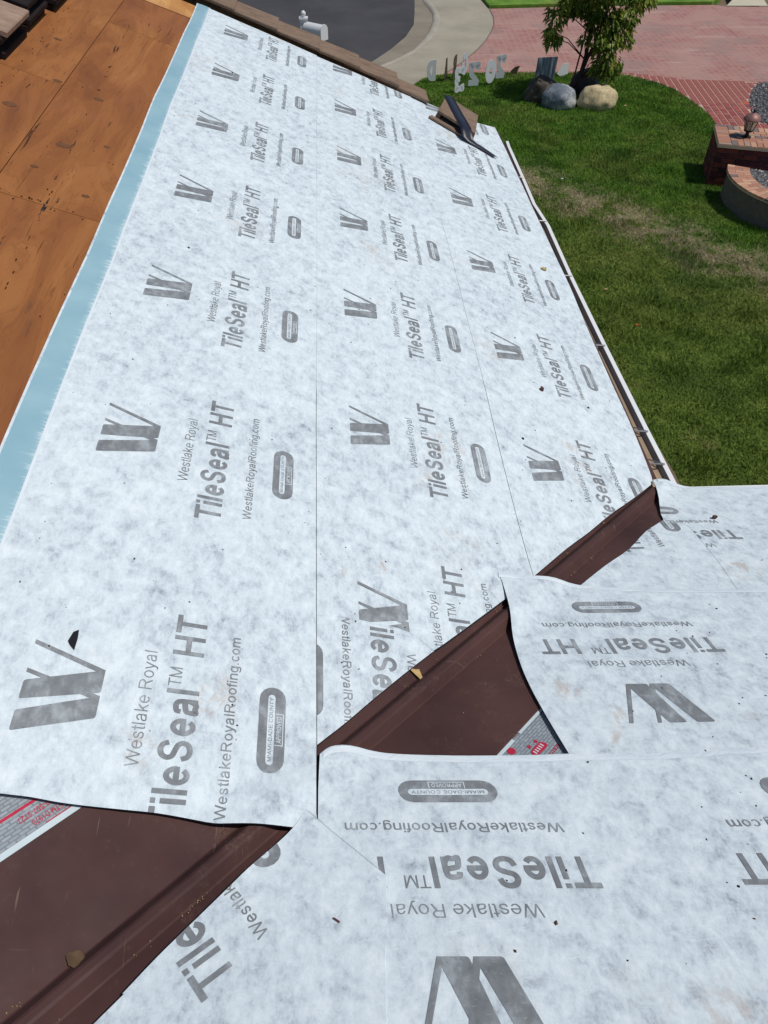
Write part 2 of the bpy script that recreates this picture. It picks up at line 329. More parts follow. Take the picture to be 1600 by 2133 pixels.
class MB:
    """collects shapes into one mesh"""
    def __init__(s): s.v = []; s.f = []; s.m = []
    def add(s, vs, fs, mi=0):
        k = len(s.v); s.v += [tuple(p) for p in vs]; s.f += [tuple(i+k for i in f) for f in fs]; s.m += [mi]*len(fs); return s
    def box(s, fn, a0, a1, b0, b1, c0, c1, mi=0, bev=0):
        if bev:
            P = []
            for cc, i in ((c0, 0), (c1-bev, 0), (c1, bev)):
                P += [fn(a0+i, b0+i, cc), fn(a1-i, b0+i, cc), fn(a1-i, b1-i, cc), fn(a0+i, b1-i, cc)]
            F = [(3, 2, 1, 0), (8, 9, 10, 11)]
            for k in (0, 4):
                for j in range(4): F.append((k+j, k+(j+1) % 4, k+4+(j+1) % 4, k+4+j))
            return s.add(P, F, mi)
        P = [fn(x, y, z) for z in (c0, c1) for x, y in ((a0, b0), (a1, b0), (a1, b1), (a0, b1))]
        return s.add(P, [(3, 2, 1, 0), (4, 5, 6, 7), (0, 1, 5, 4), (1, 2, 6, 5), (2, 3, 7, 6), (3, 0, 4, 7)], mi)
    def tube(s, pts, rad, n=8, mi=0, cap=True):
        pts = [Vector(p) for p in pts]; k = len(s.v); rr = rad if hasattr(rad, '__len__') else [rad]*len(pts)
        for i, p in enumerate(pts):
            t = (pts[min(i+1, len(pts)-1)]-pts[max(i-1, 0)]).normalized()
            a = t.orthogonal().normalized() if i == 0 else (a_prev - t*a_prev.dot(t)).normalized()
            a_prev = a; b_ = t.cross(a)
            for j in range(n):
                q = 2*math.pi*j/n; s.v.append(tuple(p + rr[i]*(math.cos(q)*a + math.sin(q)*b_)))
        for i in range(len(pts)-1):
            for j in range(n):
                s.f.append((k+i*n+j, k+i*n+(j+1) % n, k+(i+1)*n+(j+1) % n, k+(i+1)*n+j)); s.m.append(mi)
        if cap:
            s.f.append(tuple(k+j for j in reversed(range(n)))); s.m.append(mi)
            s.f.append(tuple(k+(len(pts)-1)*n+j for j in range(n))); s.m.append(mi)
        return s
    def lathe(s, c, prof, n=16, mi=0):
        k = len(s.v)
        for r_, z in prof:
            for j in range(n): q = 2*math.pi*(j+.5)/n; s.v.append((c[0]+r_*math.cos(q), c[1]+r_*math.sin(q), c[2]+z))
        for i in range(len(prof)-1):
            for j in range(n): s.f.append((k+i*n+j, k+i*n+(j+1) % n, k+(i+1)*n+(j+1) % n, k+(i+1)*n+j)); s.m.append(mi)
        s.f.append(tuple(k+j for j in reversed(range(n)))); s.m.append(mi); s.f.append(tuple(k+(len(prof)-1)*n+j for j in range(n))); s.m.append(mi)
        return s
    def prism(s, poly, z0, z1, mi=0, fn=None):
        fn = fn or (lambda x, y, z: (x, y, z)); n = len(poly); k = len(s.v)
        s.v += [tuple(fn(x, y, z0)) for x, y in poly] + [tuple(fn(x, y, z1)) for x, y in poly]
        s.f += [tuple(k+i for i in reversed(range(n))), tuple(k+n+i for i in range(n))]
        s.f += [(k+i, k+(i+1) % n, k+n+(i+1) % n, k+n+i) for i in range(n)]; s.m += [mi]*(n+2); return s
    def build(s, name, mat, parent=None, **k):
        if isinstance(mat, (list, tuple)): return mk(name, s.v, s.f, None, parent, mats=mat, fm=s.m, **k)
        return mk(name, s.v, s.f, mat, parent, **k)
W3 = lambda x, y, z: (x, y, z)
def flat(name, poly, z, mat, parent=None, **k):
    """flat sheet from a plan polygon (any simple outline)"""
    tris = geometry.tessellate_polygon([[Vector((x, y, 0)) for x, y in poly]])
    fs = []
    for a, b, c_ in tris:
        (x0, y0), (x1, y1), (x2, y2) = poly[a], poly[b], poly[c_]
        fs.append((a, b, c_) if (x1-x0)*(y2-y0)-(x2-x0)*(y1-y0) > 0 else (a, c_, b))
    return mk(name, [(x, y, z) for x, y in poly], fs, mat, parent, **k)
def inside(p, poly):
    x, y = p; r = False; j = len(poly)-1
    for i in range(len(poly)):
        xi, yi = poly[i]; xj, yj = poly[j]
        if (yi > y) != (yj > y) and x < (xj-xi)*(y-yi)/(yj-yi)+xi: r = not r
        j = i
    return r

# ------------------------------------------------------------------ the two roof slopes
TH = R(20); TM, TC, TS = math.tan(TH), math.cos(TH), math.sin(TH)
HA, YV = 1.7492, 0.851
zA = lambda x: Z0-HA-TM*x
zB = lambda y: Z0-HA-TM*(y-YV)
dval = lambda x, y: (x-(y-YV))/math.sqrt(2)          # signed plan distance from the valley, negative on the long slope
def surf(x, y): return max(zA(x), zB(y))
def wob(x, y): return min(1.0, max(0.0, (abs(dval(x, y))-.12)/.35))*.0016*(math.sin(5.1*x+1.7*y)+math.sin(2.3*x-3.9*y+1.2)+.6*math.sin(9.3*y+2.1*x)+.5*math.sin(11*x-4*y))
def drape(x, y, off, rib=0.0, lift=None):
    a, b = zA(x), zB(y); k = .03
    z = ((a+b)+math.sqrt((a-b)**2+k*k))/2 + off + wob(x, y)
    if rib: z += rib*math.exp(-(dval(x, y)/.055)**2)
    if lift: z += lift(x, y)
    return z
PA = lambda v, u, n: (v*TC+n*TS, u, Z0-HA-v*TS+n*TC)          # long slope frame
PB = lambda x, q, n: (x, q*TC+n*TS, Z0-HA+TM*YV-q*TS+n*TC)    # short slope frame

# ================================================================== SETTING: ground
LAWN = [(1.71, 17.37), (2.02, 17.9), (2.3, 18.12), (2.69, 18.25), (3.34, 18.3), (3.99, 18.32), (4.74, 18.27), (5.5, 18.26), (6.13, 18.18), (6.63, 18.03), (7.05, 17.63),
        (7.32, 17.15), (7.44, 16.6), (7.52, 15.96), (7.53, 15.47), (7.49, 14.98), (7.35, 14.3), (7.3, 13.0), (7.6, 12.6), (14, 12.6), (14, -6), (-6, -6), (-6, 14.2), (-1.5, 15.2), (0.6, 16.3)]
flat('ground', [(-600, -600), (600, -600), (600, 900), (-600, 900)], -.16, M['soil'], kind='structure')
flat('lawn', LAWN[::-1], 0.0, M['lawn'], kind='structure')
flat('soil_bed', [(0.2, 1.5), (3.30, 1.5), (3.35, 5.3), (3.28, 6.0), (3.26, 6.68), (3.02, 7.3), (2.4, 7.9), (.2, 8)], .045, M['soil'], kind='structure')
ASP = [(2.75, 27.5), (2.58, 25.95), (2.38, 23.77), (2.25, 22.56), (1.94, 21.44), (1.51, 20.42), (1.06, 19.54), (0.64, 18.94), (0.14, 18.26), (-1.2, 17.2), (-4, 16.2), (-40, 15.5)]
CREST = [(2.95, 27.5), (2.7, 24.82), (2.8, 24.0), (2.83, 23.52), (2.76, 22.79), (2.57, 21.87), (2.32, 21.02), (2.04, 20.21), (1.62, 19.53), (1.13, 18.93), (0.68, 18.42), (-.9, 16.95), (-3.8, 15.9), (-40, 15.2)]
BACK = [(3.2, 27.5), (2.9, 24.82), (2.97, 24.03), (3.0, 23.27), (2.94, 22.55), (2.71, 21.44), (2.46, 20.81), (2.02, 19.83), (1.5, 19.1), (1.2, 18.75), (.8, 18.3), (-.8, 16.85), (-3.7, 15.8), (-40, 15.05)]
APR = [(4.9, 27.5), (4.6, 26), (4.37, 24.81), (4.45, 23.86), (4.42, 23.01), (4.32, 22.31), (4.14, 21.63), (3.86, 20.79), (3.55, 20.07), (3.23, 19.43), (2.94, 18.9), (2.66, 18.45), (2.4, 18.05)]
flat('street', ASP+[(-40, 60), (3.2, 60)], -.075, M['asphalt'], kind='structure')
def ribbon(name, L0, L1, mat, z0, z1, **k):
    """sloping strip between two plan lines, resampled to the same count"""
    def rs(L, n):
        L = [Vector((*p, 0)) for p in L]; d = [0]
        for a, b in zip(L, L[1:]): d.append(d[-1]+(b-a).length)
        o = []; j = 0
        for i in range(n):
            t = d[-1]*i/(n-1)
            while j < len(d)-2 and d[j+1] < t: j += 1
            o.append(L[j].lerp(L[j+1], (t-d[j])/max(1e-9, d[j+1]-d[j])))
        return o
    n = 90; a, b = rs(L0, n), rs(L1, n)
    vs = [(p.x, p.y, z0) for p in a]+[(p.x, p.y, z1) for p in b]
    return mk(name, vs, [(i, n+i, n+i+1, i+1) for i in range(n-1)], mat, kind='structure', smooth=True, **k)
ribbon('gutter_pan', ASP[:8], CREST[:10], M['pan'], -.07, -.055)
mb = MB()
cst, bck = CREST[:11], BACK[:11]
n = len(cst)
for i in range(n):                                              # rolled kerb: rise, top, back
    (x0, y0), (x1, y1) = cst[i], bck[i]
    for t, z in ((0, -.058), (.18, -.012), (.42, .012), (.8, .006), (1.0, -.004)): mb.v.append((x0+(x1-x0)*t, y0+(y1-y0)*t, z))
for i in range(n-1):
    for j in range(4): mb.f.append((i*5+j, i*5+j+1, i*5+j+6, i*5+j+5)); mb.m.append(0)
mb.build('kerb', M['curb'], kind='structure', smooth=True)
flat('sidewalk_apron', [p for p in BACK[:11]]+[(-1, 16.2), (.6, 16.25), (1.71, 17.33), (2.02, 17.87), (2.3, 18.09)]+APR[::-1], -.006, M['walk'], kind='structure')
DRIVE = APR[2:]+[(2.3, 18.1)]+LAWN[3:17]+[(7.3, 12.4), (16, 12.4), (16, 24.0), (12.39, 24.02), (11.16, 24.08), (10.95, 24.24), (8.3, 24.15), (6.09, 24.01), (5.0, 23.91), (4.45, 23.86)]
DRIVE = [p for i, p in enumerate(DRIVE) if p not in DRIVE[:i]]
drive = flat('driveway', [(4.45, 23.86), (4.42, 23.01), (4.32, 22.31), (4.14, 21.63), (3.86, 20.79), (3.55, 20.07), (3.23, 19.43), (2.94, 18.9), (2.66, 18.45), (2.4, 18.05), (2.69, 18.2), (5.5, 18.2), (6.6, 17.95), (7.25, 17.1), (7.45, 16), (7.4, 14.9), (7.25, 12.4), (16, 12.4), (16, 24.0), (12.39, 24.02), (11.16, 24.08), (10.95, 24.24), (8.3, 24.15), (6.09, 24.01), (5.0, 23.91)][::-1], -.002, M['stamped'], kind='structure')
# expansion joint between apron and driveway
jv = [Vector((*p, 0)) for p in APR[2:]]
mb = MB()
for a, b in zip(jv, jv[1:]):
    t = (b-a).normalized(); nn = Vector((-t.y, t.x, 0))*.014
    mb.add([(*(a-nn).xy, .003), (*(b-nn).xy, .003), (*(b+nn).xy, .003), (*(a+nn).xy, .003)], [(0, 1, 2, 3)])
mb.build('expansion_joint', M['dmortar'], drive)
mbf = MB(); FAR = [(4.45, 23.9), (5.0, 23.95), (6.09, 24.05), (8.3, 24.19), (10.85, 24.27), (11.3, 24.75), (12.0, 27), (12, 44), (4.4, 44), (4.65, 26), (4.40, 24.85)]
mbf.prism(FAR, -.05, .07); mbf.build('far_lawn', M['blade'], kind='structure')
flat('far_walk', [(11.23, 24.13), (12.43, 24.12), (12.6, 24.78), (13.4, 27), (13.4, 40), (12.3, 40), (12.3, 27), (11.65, 24.78)], .002, M['pale_walk'], kind='structure')

# near driveway pavers, each its own piece, with recessed joints
J0 = [(6.1, 18.45), (6.66, 18.06), (7.08, 17.66), (7.35, 17.17), (7.47, 16.6), (7.55, 15.96), (7.56, 15.47), (7.52, 14.98), (7.3, 13.2), (9.6, 13.2), (9.6, 17.5), (9.27, 17.52), (7.67, 17.78)]
flat('paver_joint_bed', J0, .004, M['joint'], drive)
def paver_mesh():
    q = MB().box(W3, -.061, .061, -.0355, .0355, 0, .012, bev=.004); me = bpy.data.meshes.new('paver'); me.from_pydata(q.v, [], q.f); return me
pm1 = paver_mesh(); pm1.materials.append(M['paver']); pm2 = paver_mesh(); pm2.materials.append(M['paver_o'])
GRAVEL = [(9.9, 17.6), (9.59, 17.51), (9.35, 17.45), (9.14, 17.2), (8.83, 16.66), (8.63, 16.22), (8.45, 15.66), (8.38, 15.26), (8.44, 15.05), (8.6, 14.8), (9.9, 14.4)]
ang = R(-6.5); ca, sa = math.cos(ang), math.sin(ang)
cells = []
for i in range(-12, 20):
    for j in range(-56, 10):
        lx, ly = i*.145, j*.089
        x, y = 8.1+lx*ca+ly*(-sa)*1.0-.0, 17.3+lx*sa*.6+ly*ca
        x = 8.1+lx+ly*.118; y = 17.3-lx*.115+ly
        if inside((x, y), J0) and not inside((x, y), [(gx+.09, gy) if False else (gx, gy) for gx, gy in GRAVEL]): cells.append((y, x))
PILLAR0 = Vector((6.26, 12.26, 0)); E1 = Vector((.9600, -.2800, 0)); E2 = Vector((.2800, .9600, 0))
vis = [(y, x) for y, x in cells if y > 13.6]
vis.sort(key=lambda p: p[0])
rest = MB()
for k, (y, x) in enumerate(vis):
    rz = math.atan2(-.115, 1)+random.uniform(-.02, .02)
    if k < 300:
        o = bpy.data.objects.new('paver', pm2 if (8.42 < x < 8.85 and 16.15 < y < 16.75) else pm1); COL.objects.link(o); o.parent = drive
        o.location = Vector((x, y, .002+random.uniform(-.001, .002)))-WL[drive.name]; o.rotation_euler = (0, 0, rz)
    else:
        cz, sz = math.cos(rz), math.sin(rz)
        rest.box(lambda a, b, c_: (x+a*cz-b*sz, y+a*sz+b*cz, c_), -.061, .061, -.0355, .0355, .002, .013, bev=.004)
if rest.v: rest.build('far_pavers', M['paver'], drive, kind='stuff')

# gravel
rg = random.Random(3); mb = MB()
for k in range(2600):
    x, y = rg.uniform(8.3, 9.9), rg.uniform(14.4, 17.6)
    if not inside((x, y), GRAVEL): continue
    r_ = rg.uniform(.016, .036); a = rg.uniform(0, 6.28); h_ = r_*rg.uniform(.6, 1.1); z = .01+rg.uniform(0, .02)
    P = [(x+r_*math.cos(a+q)*rg.uniform(.7, 1.1), y+r_*math.sin(a+q)*rg.uniform(.7, 1.1), z) for q in (0, 1.6, 3.1, 4.7)]
    mb.add(P+[(x, y, z+h_)], [(0, 1, 4), (1, 2, 4), (2, 3, 4), (3, 0, 4)])
gv = mb.build('gravel', M['gravel'], kind='stuff'); tag(gv, 'grey gravel bed beside the red paved drive', 'gravel')
flat('gravel_bed', GRAVEL, .014, M['r_slate'], kind='structure')

# grass blades
def grass():
    rs = np.random.RandomState(5); N = 900000
    x = rs.uniform(.9, 10.5, N); y = rs.uniform(2.4, 18.4, N)
    # keep what lies on the lawn
    px = np.array(LAWN); ins = np.zeros(N, bool); j = len(px)-1
    for i in range(len(px)):
        xi, yi = px[i]; xj, yj = px[j]
        cnd = ((yi > y) != (yj > y)) & (x < (xj-xi)*(y-yi)/((yj-yi) or 1e-9)+xi); ins ^= cnd; j = i
    wx = x-1.6
    ins &= ~((x < 3.27) & (y < 6.9)) & ~(((x-7.5)**2+(y-11.4)**2) < 1.22**2) & ~((x > 6.9) & (y > 11.4) & (y < 12.8))
    x, y = x[ins], y[ins]; n = len(x)
    dl = y+1.12*x-17.12; dry = np.exp(-((dl+.72)/.4)**2)
    clump = np.clip(np.sin(x*4.3+np.sin(y*3.1)*2)*np.sin(y*5.2+np.cos(x*2.7)*2), 0, 1)
    hgt = rs.uniform(.015, .045, n)*(1-.5*dry)*(1+.8*clump); wd = rs.uniform(.003, .0075, n); a = rs.uniform(0, 6.283, n); lx = rs.normal(0, .022, n); ly = rs.normal(0, .022, n)
    v = np.empty((n, 3, 3)); v[:, 0, 0] = x-wd*np.cos(a); v[:, 0, 1] = y-wd*np.sin(a); v[:, 0, 2] = 0
    v[:, 1, 0] = x+wd*np.cos(a); v[:, 1, 1] = y+wd*np.sin(a); v[:, 1, 2] = 0; v[:, 2, 0] = x+lx; v[:, 2, 1] = y+ly; v[:, 2, 2] = hgt
    me = bpy.data.meshes.new('grass'); me.vertices.add(n*3); me.vertices.foreach_set('co', v.reshape(-1))
    me.loops.add(n*3); me.loops.foreach_set('vertex_index', np.arange(n*3, dtype=np.int32)); me.polygons.add(n)
    me.polygons.foreach_set('loop_start', np.arange(0, n*3, 3, dtype=np.int32)); me.polygons.foreach_set('loop_total', np.full(n, 3, dtype=np.int32))
    me.materials.append(M['blade']); me.update(); o = bpy.data.objects.new('grass', me); COL.objects.link(o)
    tag(o, 'short green and dry lawn grass beside the house', 'grass', kind='stuff')
grass()

# ================================================================== HOUSE: deck, walls, eaves
house = empty('house', (-2, 3, 0), 'house under repair with bare orange plywood roof deck and tan walls', 'house')
def clip_poly(poly, f):
    """keep the part of a convex plan polygon where f(x,y) <= 0 (linear f)"""
    out = []
    for i in range(len(poly)):
        p, q = poly[i], poly[(i+1) % len(poly)]; a, b = f(*p), f(*q)
        if a <= 0: out.append(p)
        if (a < 0 < b) or (b < 0 < a): t = a/(a-b); out.append((p[0]+(q[0]-p[0])*t, p[1]+(q[1]-p[1])*t))
    return out
def panelA(v0, v1, u0, u1, mat='ply', dz=0.0, name='plywood_panel'):
    g = .0016; poly = [(v0+g, u0+g), (v1-g, u0+g), (v1-g, u1-g), (v0+g, u1-g)]
    poly = clip_poly(poly, lambda v, u: dval(v*TC, u)+.004)
    if len(poly) < 3: return None
    return MB().prism(poly, -.013+dz, dz, 0, PA).build(name, M[mat], house)
RK = 6.46
pa = {}
for (v0, v1, cuts) in ((-1.44, -.22, (-1.85, .59, 3.03, 5.47, 6.165)), (-2.66, -1.44, (-3.05, -.61, 1.83, 4.27, 6.165)), (-3.88, -2.66, (-4.2, -1.85, .59, 3.03, 5.47, 6.165)), (-.22, 1.0, (-.61, 1.83, 4.27, 6.165)), (1.0, 1.415, (.59, 3.03, 5.47, 6.165))):
    for u0, u1 in zip(cuts, cuts[1:]): panelA(v0, v1, u0, u1)
for P_ in ([(-3.88, 6.168), (-1.337, 6.168), (-1.337, 6.52), (-3.88, 6.52)], [(-1.333, 6.168), (1.40, 6.168), (1.40, 6.34), (-1.333, 6.52)]):
    MB().prism(P_, -.013, .004, 0, PA).build('rake_plank', M['pine'], house)
for (q0, q1, cuts) in ((1.35, 2.33, (-1.2, 1.24, 3.68)), (.13, 1.35, (-2.42, .02, 2.46, 4.9)), (-1.09, .13, (-3.6, -1.2, 1.24, 3.68)), (-2.3, -1.09, (-3.6, -1.2, 1.24, 3.68))):
    for x0, x1 in zip(cuts, cuts[1:]):
        g = .0016; poly = clip_poly([(x0+g, q0+g), (x1-g, q0+g), (x1-g, q1-g), (x0+g, q1-g)], lambda x, q: -dval(x, q*TC)+.004)
        if len(poly) > 2: MB().prism(poly, -.013, 0, 0, PB).build('plywood_panel', M['ply'], house)
# far side of the long roof, walls, fascia
MB().add([PA(-3.88, -4.2, 0), PA(-3.88, RK, 0), (PA(-7.8, 0, 0)[0], RK, PA(0, 0, 0)[2]), (PA(-7.8, 0, 0)[0], -4.2, PA(0, 0, 0)[2])], [(3, 2, 1, 0)]).build('back_slope', M['ply'], house)
zE = zA(1.33)
MB().box(W3, -6.9, .85, -4, 5.95, 0, zE-.14).build('wall', M['stucco'], house)
MB().box(W3, .9, 4.6, -3, 1.55, 0, zE-.14).build('wall', M['stucco'], house)
MB().add([(-6.9, 5.95, zE-.15), (.85, 5.95, zE-.15), (-3.7, 5.95, zA(-3.7)-.05)], [(0, 1, 2)]).build('gable_wall', M['stucco'], house)
MB().box(W3, 1.315, 1.34, 2.24, RK, zE-.20, zE-.03).build('fascia_board', M['fascia'], house)
MB().box(W3, 1.342, 4.6, 2.135, 2.16, zE-.20, zE-.03).build('fascia_board', M['fascia'], house)
MB().box(PA, 1.33, 1.452, 2.26, 6.34, .0005, .0035).build('drip_edge', M['metal'], house)
# plywood plugs, holes and nail lines on the bare deck
PLUG = [(-1.578, 3.844, .075), (-1.263, 4.247, .06), (-1.471, 4.297, .055), (-1.291, 3.606, .075), (-1.60, 4.87, .05), (-1.345, 3.325, .04), (-1.127, 3.735, .035), (-1.114, 3.205, .04)]
for v, u, r_ in PLUG:
    a = 1.25; pts = []
    for k in range(14):
        q = 2*math.pi*k/14; lx, ly = r_*.42*math.cos(q)*1.0, r_*.17*math.sin(q)
        pts.append((v+lx*math.cos(.15)-ly*math.sin(.15), u+ly*3.0*.62+lx*.15))
    MB().prism(pts, .0002, .0016, 0, PA).build('plywood_plug', M['patch'], house)
rn = random.Random(11); mb = MB(); ms = MB()
def dot(mb, v, u, r_, st=1.0, n=.0022):
    pts = [(v+r_*math.cos(q)*rn.uniform(.7, 1.2), u+r_*st*math.sin(q)*rn.uniform(.7, 1.2)) for q in [i*1.047 for i in range(6)]]
    mb.prism(pts, .0002, n, 0, PA)
for k in range(34):
    u = rn.uniform(2.3, 5.6); dot(mb, -1.30+.065*(4.8-u)*.55+rn.gauss(0, .004), u, rn.uniform(.001, .0028), 5)
for k in range(22):
    u = rn.uniform(3.6, 5.8); dot(mb, -1.66+rn.gauss(0, .008), u, rn.uniform(.0015, .0035), 3)
for k in range(16): dot(mb, rn.uniform(-1.42, -1.02), 3.03+rn.choice((-.02, .02))+rn.gauss(0, .004), rn.uniform(.002, .004), 1.2)
for k in range(8): dot(mb, rn.uniform(-1.95, -1.46), 4.27+rn.choice((-.02, .02)), rn.uniform(.002, .004), 1.2)
for k in range(40): dot(mb, rn.uniform(-1.9, -1.03), rn.uniform(2.2, 6.0), rn.uniform(.001, .003), rn.uniform(1, 3))
mb.build('nail_holes', M['nailhole'], house, kind='stuff')
for v, u, w_, l_ in ((-1.232, 3.02, .018, .16), (-1.20, 3.1, .008, .06), (-1.255, 3.63, .012, .12), (-1.31, 3.60, .006, .08), (-1.30, 2.62, .014, .2), (-1.36, 2.3, .015, .16), (-1.25, 3.28, .008, .05)):
    for k in range(12): dot(ms, v+rn.gauss(0, w_*.22), u+rn.gauss(0, l_*.24), w_*rn.uniform(.06, .2), 8, .0009)
ms.build('water_stains', M['stain'], house, kind='stuff')

# gutters
def gutter(name, line, inward, label, hang, hz):
    g = empty(name, (line[0][0], line[0][1], hz-.1), label, 'gutter')
    prof = [(-.125, .0, 1), (-.12, -.02, 1), (-.05, -.030, 1), (-.030, -.028, 2), (-.022, -.004, 2), (-.022, .0, 0), (.0, .0, 0), (.004, -.02, 0), (.0, -.05, 0), (-.03, -.115, 0), (-.13, -.11, 0)]
    vs = []; fs = []; fm = []
    for i, (x, y) in enumerate(line):
        for (a, z, _) in prof: vs.append((x+inward[0]*-a, y+inward[1]*-a, hz+z))
    n = len(prof)
    for i in range(len(line)-1):
        for j in range(n-1):
            fs.append((i*n+j, i*n+j+1, (i+1)*n+j+1, (i+1)*n+j)); fm.append({0: 1, 1: 1, 2: 1, 3: 2, 4: 0}.get(j, 0))
    mk('trough', vs, fs, None, g, mats=[M['gutter_white'], M['gutter_in'], M['gutter_grey']], fm=fm)
    for (x, y) in hang:
        m_ = MB(); a, b = Vector((x-inward[0]*-.008, y-inward[1]*-.008, hz+.004)), Vector((x+inward[0]*.10, y+inward[1]*.10, hz+.012))
        m_.tube([a, (a+b)/2, b], .0045, 6); k = Vector((-inward[1], inward[0], 0))*-.09
        m_.tube([a+Vector((0, 0, .0)), (a+b)/2+k*.55-Vector((0, 0, .02)), b+k-Vector((0, 0, .055))], .0035, 6); m_.build('hanger', M['steel'], g)
    return g
GL = [(x*.9885, y*.9885 if y > 2.3 else y) for x, y in [(1.437, 6.30), (1.432, 6.19), (1.428, 5.57), (1.422, 5.13), (1.450, 4.80), (1.444, 4.12), (1.452, 3.36), (1.464, 2.66), (1.474, 2.25)]]
gutter('gutter', GL, (-1, 0), 'long dusty rain gutter with white lip along the eave above the lawn', [(x*.9885, y*.9885) for x, y in ((1.428, 5.57), (1.447, 4.85), (1.444, 4.11), (1.448, 3.36), (1.46, 2.64), (1.465, 2.41))], Z0-2.262)
gutter('gutter', [(1.452, 2.262), (1.7, 2.258), (2.2, 2.25), (4.6, 2.22)], (0, -1), 'white-lipped gutter along the short eave at right, behind the cut membrane', [(2.6, 2.25)], Z0-2.285)

# ================================================================== VALLEY
def P_sd(s, d): return ((s+d)/math.sqrt(2), (s-d)/math.sqrt(2)+YV)
# grey printed membrane under the metal
def gridmesh(fn, a, b):
    vs = [fn(x, y) for y in b for x in a]; na = len(a)
    return vs, [(j*na+i, j*na+i+1, (j+1)*na+i+1, (j+1)*na+i) for j in range(len(b)-1) for i in range(na-1)]
fr = lambda a, b, n: [a+(b-a)*i/(n-1) for i in range(n)]
def pv(s, d, off): x, y = P_sd(s, d); return (x, y, surf(x, y)+off)
vs, fs = gridmesh(lambda d, s: pv(s, d, .002), fr(-.46, 0, 5)+fr(0, .46, 5)[1:], fr(-1.5, 1.6, 6))
gm = mk('printed_membrane', vs, fs, M['grey'], label='grey valley membrane with red print showing beside the brown metal', cat='membrane')
for d0, d1, s0, s1 in ((-.275, -.256, -1.5, 1.5), (.270, .284, .315, 1.5), (.272, .286, -1.0, .286)):
    vs, fs = gridmesh(lambda d, s: pv(s, d, .0045), [d0, d1], fr(s0, s1, 4)); mk('edge_band', vs, fs, M['white_band'], gm)
# brown W-valley metal
prof = [(-.262, .004), (-.259, .0075), (-.24, .0065), (-.034, .0065), (-.030, .009), (-.012, .034), (-.006, .038), (.006, .038), (.012, .034), (.030, .009), (.034, .0065), (.25, .0065), (.274, .0075), (.277, .004)]
vs, fs = gridmesh(lambda i, s: pv(s, prof[i][0], prof[i][1]+.0012*math.sin(3.1*s+prof[i][0]*9)), list(range(len(prof))), fr(-1.6, 1.86, 40))
vm = mk('valley_flashing', vs, fs, M['metal'], label='dark brown metal valley flashing with a raised centre rib', cat='flashing')
vm.data.polygons.foreach_set('use_smooth', [False]*len(vm.data.polygons))

